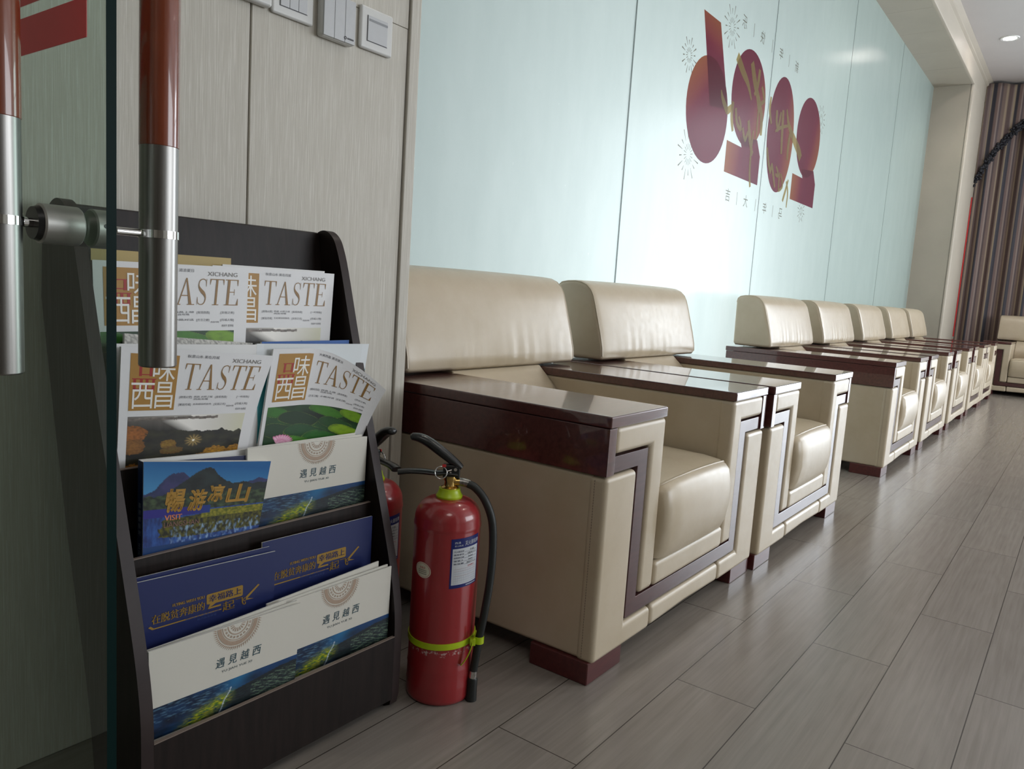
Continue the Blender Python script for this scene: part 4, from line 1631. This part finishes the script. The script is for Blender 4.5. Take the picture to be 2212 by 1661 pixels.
# ------------------------------------------------------------------ switches on the panelled wall
def wall_unit(name, label, x0, x1, z0, z1, d, keys, cat='light switch', strip=False, logo=False, frame=0.014):
    cx, cz = (x0 + x1) / 2, (z0 + z1) / 2
    root = empty(name, (cx, YW, z0), 0, label, cat, 'wall switches on the beige panels' if cat == 'light switch' else None)
    w, h = x1 - x0, z1 - z0
    b = bmesh.new()
    box(b, (-w / 2, -d, 0), (w / 2, 0.0, h), min(0.006, d * 0.6), 3)
    obj('plate', b, MT['switch'], root, smooth=40)
    kw = (w - 2 * frame) / keys
    for k in range(keys):
        b = bmesh.new()
        xa = -w / 2 + frame + k * kw
        box(b, (xa + 0.0004, -d - 0.0022, frame), (xa + kw - 0.0004, -d + 0.002, h - frame), 0.001, 2)
        key = obj('rocker', b, MT['switchkey'], root, smooth=40)
        if strip:
            b = bmesh.new()
            box(b, (xa + 0.003, -d - 0.0026, h - frame - 0.012), (xa + kw - 0.001, -d - 0.002, h - frame - 0.007))
            obj('indicator_strip', b, MT['switchgrey'], key, smooth=None)
    if frame > 0.005:
        b = bmesh.new()
        for (a0, a1, c0, c1) in ((-w / 2 + frame - 0.0012, w / 2 - frame + 0.0012, frame - 0.0012, frame), (-w / 2 + frame - 0.0012, -w / 2 + frame, frame, h - frame)):
            box(b, (a0, -d - 0.0004, c0), (a1, -d + 0.001, c1))
        obj('rocker_gap', b, MT['ink'], root, smooth=None)
    if logo:
        b = bmesh.new()
        ring = [(w / 2 - 0.030 + 0.0028 * math.cos(a), -d - 0.0026, 0.011 + 0.0028 * math.sin(a)) for a in [q * math.pi / 8 for q in range(16)]]
        tube(b, ring, 0.0007, 6, closed=True)
        for k in range(6):
            box(b, (w / 2 - 0.0245 + k * 0.0031, -d - 0.0027, 0.0092), (w / 2 - 0.0222 + k * 0.0031, -d - 0.0021, 0.0128))
        obj('maker_mark', b, MT['ink'], root, smooth=None)
    return root


wall_unit('light_switch', 'white light switch with one wide rocker, nearest the wall trim', -0.2385, -0.1400, 1.3945, 1.4870, 0.011, 1, strip=True, frame=0.019)
wall_unit('light_switch', 'thick white light switch with three flush rockers and a small mark below', -0.3535, -0.2625, 1.3855, 1.4790, 0.021, 3, logo=True, frame=0.002)
wall_unit('light_switch', 'white light switch with a framed row of three rockers, lower edge in view', -0.4700, -0.3675, 1.3985, 1.4980, 0.010, 3, frame=0.018)
wall_unit('wall_control', 'cream wall control box at the top edge beside the panel joint', -0.600, -0.4760, 1.4010, 1.51, 0.020, 1, 'control panel', frame=0.022)


# ------------------------------------------------------------------ curtain, red cloth, downlights
def curtain_colour(s, z):
    k = (s * 5.2) % 1.0
    cols = [(.0, '6d5a53'), (.16, '94836f'), (.24, '55423f'), (.42, '7d6c65'), (.50, '978872'), (.56, '2e2d38'), (.74, '705c57'), (.86, '8f8079'), (.93, '4b3d40')]
    c = cols[0][1]
    for p, q in cols:
        if k >= p:
            c = q
    return hx(c)


def cloth(name, fn, nu, nv, colf, parent, thick=0.004):
    b = bmesh.new()
    lay = b.verts.layers.float_color.new('Col')
    g = []
    for i in range(nu + 1):
        row = []
        for j in range(nv + 1):
            u, v = i / nu, j / nv
            vert = b.verts.new(fn(u, v))
            c = colf(u, v)
            vert[lay] = (c[0], c[1], c[2], 1)
            row.append(vert)
        g.append(row)
    for i in range(nu):
        for j in range(nv):
            b.faces.new((g[i][j], g[i + 1][j], g[i + 1][j + 1], g[i][j + 1]))
    o = obj(name, b, MT['curtain'], parent, smooth=70, wn=False)
    s = o.modifiers.new('cloth thickness', 'SOLIDIFY')
    s.thickness = thick
    return o


cur = empty('curtain', (10.1, -0.2, 0), 0, 'striped brown and navy curtain with a dark fringed valance on the far wall', 'curtain')


def base_x(y, z=0):
    k = max(0.0, min(1.0, (y - 0.18) / 0.40))
    return 10.15 - 0.19 * k * k * (3 - 2 * k)


def drape(u, v):
    y = 0.580 - 1.70 * u
    z = 0.015 + 3.70 * v
    f = math.sin(u * 62 + 0.8 * math.sin(u * 9)) * 0.045 * (0.75 + 0.25 * (1 - v))
    y2 = y - 0.10 * (1 - v) * u * 0.4
    return (base_x(y, z) - 0.03 + f * 0.8 - 10.1, y2 + 0.2, z)


cloth('drape', drape, 240, 14, lambda u, v: curtain_colour(u * 1.75 + 0.02, v), cur)


def valance(u, v):
    y = 0.583 - 1.70 * u
    lo = 2.56 + 0.74 * math.sin(min(1.0, u / 0.30) * math.pi / 2) if u < 0.30 else 3.30 - 0.25 * (u - 0.30)
    z = lo + (3.74 - lo) * v
    f = math.sin(u * 50) * 0.022
    return (base_x(y) - 0.105 + f - 10.1, y + 0.2, z)


cloth('valance', valance, 160, 16, lambda u, v: curtain_colour(u * 1.45 + 0.045, v), cur)
b = bmesh.new()
random.seed(11)
for k in range(200):
    u = k / 199 * 0.62
    p = Vector(valance(u, 0))
    for q in range(4):
        w = Vector((-0.016 + random.uniform(-.02, .012), random.uniform(-.012, .012), random.uniform(-.075, .035)))
        t = bmesh.new()
        bmesh.ops.create_icosphere(t, subdivisions=2, radius=random.uniform(0.009, 0.019))
        bmesh.ops.translate(t, verts=t.verts, vec=p + w)
        join(b, t)
obj('fringe', b, MT['fringe'], cur, smooth=80, wn=False)

b = bmesh.new()
pts = [(9.800, 0.586), (9.803, 0.574), (9.820, 0.573), (9.823, 0.586)]
prism(b, pts, 'z', 0.62, 2.36, 0.003, 1)
tag(obj('red_cloth', b, MT['redcloth'], smooth=40), 'narrow strip of red cloth between the pier edge and the striped curtain', 'cloth')

lights = []
for x in (8.24, 4.9, 1.6):
    for y in (0.238, -1.6, -3.5):
        root = empty('ceiling_downlight', (x, y, CEIL), 0,
                     'round recessed ceiling downlight shining near the top right corner, above the pier' if (x, y) == (8.24, 0.238) else 'round recessed ceiling downlight over the middle of the room',
                     'downlight', 'recessed ceiling downlights')
        b = bmesh.new()
        lathe(b, [(0.062, 0.0), (0.062, -0.006), (0.084, -0.008), (0.088, -0.001), (0.088, 0.0)], seg=36)
        obj('ring', b, MT['lampring'], root, smooth=40)
        b = bmesh.new()
        lathe(b, [(0.0, -0.003), (0.062, -0.003)], seg=36)
        obj('lens', b, MT['lamp'], root, smooth=None)
        d = bpy.data.lights.new('downlight', 'SPOT')
        d.energy = 34
        d.color = (1.0, 0.93, 0.82)
        d.spot_size = R(110)
        d.spot_blend = 0.6
        d.shadow_soft_size = 0.06
        lo = bpy.data.objects.new('downlight', d)
        COL.objects.link(lo)
        lo.location = (x, y, CEIL - 0.02)

# ------------------------------------------------------------------ new year print on the frosted glass, seen from behind
st = empty('window_sticker', (3.5, YG, 1.625), 0, 'red and gold mirrored new year print on the frosted glass wall', 'sticker')


def film(name, mesh_parts, mat, parent, off):
    """mesh_parts: list of (points (x, z), faces, colour function or None)."""
    vs, fs, cs = [], [], []
    for pts, fcs, cf in mesh_parts:
        b0 = len(vs)
        for x, z in pts:
            vs.append((x - 3.5, -off, z - 1.625))
            cs.append(cf(x, z) if cf else (0, 0, 0))
        fs += [tuple(b0 + i for i in f) for f in fcs]
    me = bpy.data.meshes.new(name)
    me.from_pydata(vs, [], fs)
    me.materials.append(mat)
    for p in me.polygons:       # every piece faces the room
        if p.normal.y > 0:
            p.flip()
    ca = me.color_attributes.new('Col', 'FLOAT_COLOR', 'POINT')
    for i, c in enumerate(cs):
        ca.data[i].color = (c[0], c[1], c[2], 1)
    o = bpy.data.objects.new(name, me)
    COL.objects.link(o)
    o.parent = parent
    return o


def disc(cx, cz, rx, rz, cf, nr=8, na=48):
    pts = [(cx, cz)]
    fcs = []
    for i in range(1, nr + 1):
        for k in range(na):
            a = 2 * math.pi * k / na
            pts.append((cx + rx * i / nr * math.cos(a), cz + rz * i / nr * math.sin(a)))
    for k in range(na):
        fcs.append((0, 1 + k, 1 + (k + 1) % na))
    for i in range(nr - 1):
        for k in range(na):
            a, b2 = 1 + i * na + k, 1 + i * na + (k + 1) % na
            fcs.append((a, a + na, b2 + na, b2))
    return pts, fcs, cf


def patch4(p, cf, n=10):
    """Quad p (four corners) as a grid."""
    a, b2, c, d = map(Vector, p)
    pts, fcs = [], []
    for i in range(n + 1):
        for j in range(n + 1):
            q = a.lerp(b2, i / n).lerp(d.lerp(c, i / n), j / n)
            pts.append((q.x, q.y))
    for i in range(n):
        for j in range(n):
            k = i * (n + 1) + j
            fcs.append((k, k + 1, k + n + 2, k + n + 1))
    return pts, fcs, cf


MAR, ORA, RED = (0.205, 0.036, 0.066), (0.37, 0.13, 0.065), (0.29, 0.045, 0.07)


def grad(cx, cz, dx, dz, r):
    def f(x, z):
        k = ((x - cx) * dx + (z - cz) * dz) / r
        return lerp(lerp(MAR, RED, k * 1.2), ORA, max(0, k - 0.25) * 1.5)
    return f


film('numeral_six', [disc(2.61, 1.901, .277, .277, grad(2.60, 1.93, -.6, .75, .27))], MT['vinyl'], st, 0.0004)
film('numeral_six_stem', [patch4([(2.45, 2.373), (2.676, 2.374), (2.880, 1.96), (2.63, 1.93)], grad(2.62, 2.16, .1, .9, .25))], MT['vinyl'], st, 0.0006)
two = [(-.28, -.289), (-.046, -.289), (.02, -.235), (.20, -.205), (.274, -.292), (.276, -.465), (-.28, -.466)]
for cx in (3.190, 4.410):
    f2 = grad(cx, 2.05, .75, -.3, .27)
    film('numeral_two', [disc(cx, 2.090, .277, .277, f2)], MT['vinyl'], st, 0.0004)
    f3 = grad(cx, 1.72, -.9, 0.1, .26)
    film('numeral_two_foot', [patch4([(cx - .28, 1.624), (cx - .28, 1.801), (cx + .03, 1.80), (cx + .03, 1.624)], f3), patch4([(cx + .03, 1.624), (cx + .03, 1.80), (cx + .275, 1.80), (cx + .277, 1.624)], f3),
                              patch4([(cx - .046, 1.80), (cx - .09, 1.86), (cx + .20, 1.888), (cx + .275, 1.80)], f3)], MT['vinyl'], st, 0.0006)
film('numeral_zero', [disc(3.808, 1.996, .257, .369, grad(3.80, 1.98, .8, -.1, .24))], MT['vinyl'], st, 0.0004)
PXF = 1666.74


def on_pane(px, py):
    """Point of the pane behind this pixel of the 2212-wide frame."""
    v = fw * PXF + rv * (px - 1106) - uv * (py - 830.5)
    k = (YG - CAM.y) / v.y
    return CAM.x + v.x * k, CAM.z + v.z * k


def brush(pts, w0, w1):
    P = [Vector((*on_pane(1420 + x / 3.193, y / 3.193), 0)) for x, y in pts]
    C = spline(P, 5)
    n = len(C)
    out = []
    for i, p in enumerate(C):
        d = (C[min(i + 1, n - 1)] - C[max(i - 1, 0)]).normalized()
        q = Vector((-d.y, d.x, 0))
        s = i / (n - 1)
        w = (w0 + (w1 - w0) * s) * 0.0019 * (0.55 + 0.45 * math.sin(math.pi * min(1, max(0, s * 0.9 + 0.05))) ** 0.5)
        out += [tuple((p - q * w)[:2]), tuple((p + q * w)[:2])]
    return out, [(2 * i, 2 * i + 1, 2 * i + 3, 2 * i + 2) for i in range(n - 1)], None


year = [([(553, 385), (590, 490), (625, 580), (648, 690)], 20, 6), ([(655, 430), (672, 560), (690, 660), (700, 770)], 18, 12), ([(708, 480), (692, 590), (668, 655)], 12, 8), ([(722, 600), (732, 650), (737, 692)], 8, 8), ([(740, 690), (720, 712), (698, 727)], 8, 6),
        ([(690, 640), (716, 800), (712, 935)], 14, 12), ([(440, 620), (450, 680), (480, 768)], 4, 14), ([(474, 766), (492, 758), (514, 733)], 12, 10), ([(522, 700), (512, 800), (518, 905)], 12, 10), ([(540, 745), (546, 840), (572, 902)], 10, 8), ([(576, 900), (572, 850), (560, 803)], 8, 6),
        ([(588, 880), (594, 930), (606, 975)], 8, 8), ([(602, 972), (614, 940), (628, 898)], 8, 6), ([(628, 830), (634, 930), (648, 1040), (656, 1062)], 13, 10), ([(662, 900), (650, 1000), (640, 1100), (635, 1200), (637, 1290)], 6, 10), ([(702, 700), (690, 830), (680, 960)], 8, 6)]
happy = [([(785, 668), (775, 760), (785, 855)], 9, 9), ([(825, 760), (822, 840), (831, 908)], 12, 8), ([(828, 900), (840, 850), (853, 772)], 8, 8), ([(868, 760), (860, 900), (853, 1062)], 13, 11), ([(893, 755), (905, 860), (940, 960), (972, 1040), (985, 1095)], 8, 24),
         ([(920, 890), (902, 1000), (893, 1105)], 11, 11), ([(812, 905), (850, 880), (902, 868)], 6, 6), ([(755, 1018), (765, 1120), (777, 1195)], 10, 8), ([(775, 1195), (782, 1160), (791, 1128)], 8, 8), ([(788, 1130), (797, 1200), (807, 1294)], 9, 9),
         ([(812, 1200), (822, 1210), (834, 1216)], 6, 6), ([(834, 1214), (828, 1180), (817, 1148)], 7, 6), ([(842, 1190), (836, 1250), (832, 1318)], 7, 6), ([(830, 1316), (846, 1306), (862, 1288)], 6, 6), ([(862, 1290), (858, 1245), (849, 1198)], 6, 6), ([(902, 1240), (880, 1320), (860, 1388)], 7, 9), ([(888, 1250), (897, 1330), (886, 1432)], 7, 6)]
for k, q in enumerate(year + happy):
    film('brush_stroke', [brush(*q)], MT['gold'], st, 0.0008 + 0.00002 * k)
for s, xs_, z in (('乐快年新', (3.011, 3.314, 3.662, 3.987), 2.478), ('吉大年马', (3.003, 3.296, 3.643, 3.965), 1.503)):
    for ch, x in zip(s, xs_):
        pts, fcs = fit_text(ch, x - .036, x + .036, z - .036, z + .036, mirror=True)
        film('greeting_character', [(pts, fcs, None)], MT['greyfilm'], st, 0.0004)
    for x0, x1 in zip(xs_[:-1], xs_[1:]):
        xm = (x0 + x1) / 2
        film('divider_stroke', [([(xm - .0028, z - .04), (xm + .0028, z - .04), (xm + .0028, z + .036), (xm - .0028, z + .036)], [(0, 1, 2, 3)], None)], MT['greyfilm'], st, 0.0004)
for (x, z, r) in ((2.835, 2.399, .122), (2.322, 2.111, .093), (2.414, 1.635, .138), (4.660, 2.270, .112), (4.416, 1.572, .085)):
    pp = []
    for k in range(16):
        a = 2 * math.pi * (k + 0.5) / 16
        for r0_, r1_, w in ((.18, .40, .004), (.55, .98 if k % 2 else .78, .0075)):
            c, s = math.cos(a), math.sin(a)
            pp.append(([(x + c * r * r0_ - s * .0012, z + s * r * r0_ + c * .0012), (x + c * r * r0_ + s * .0012, z + s * r * r0_ - c * .0012),
                        (x + c * r * r1_ + s * w * .5, z + s * r * r1_ - c * w * .5), (x + c * r * r1_ - s * w * .5, z + s * r * r1_ + c * w * .5)], [(0, 1, 2, 3)], None))
    film('firework', pp, MT['greyfilm'], st, 0.0002)
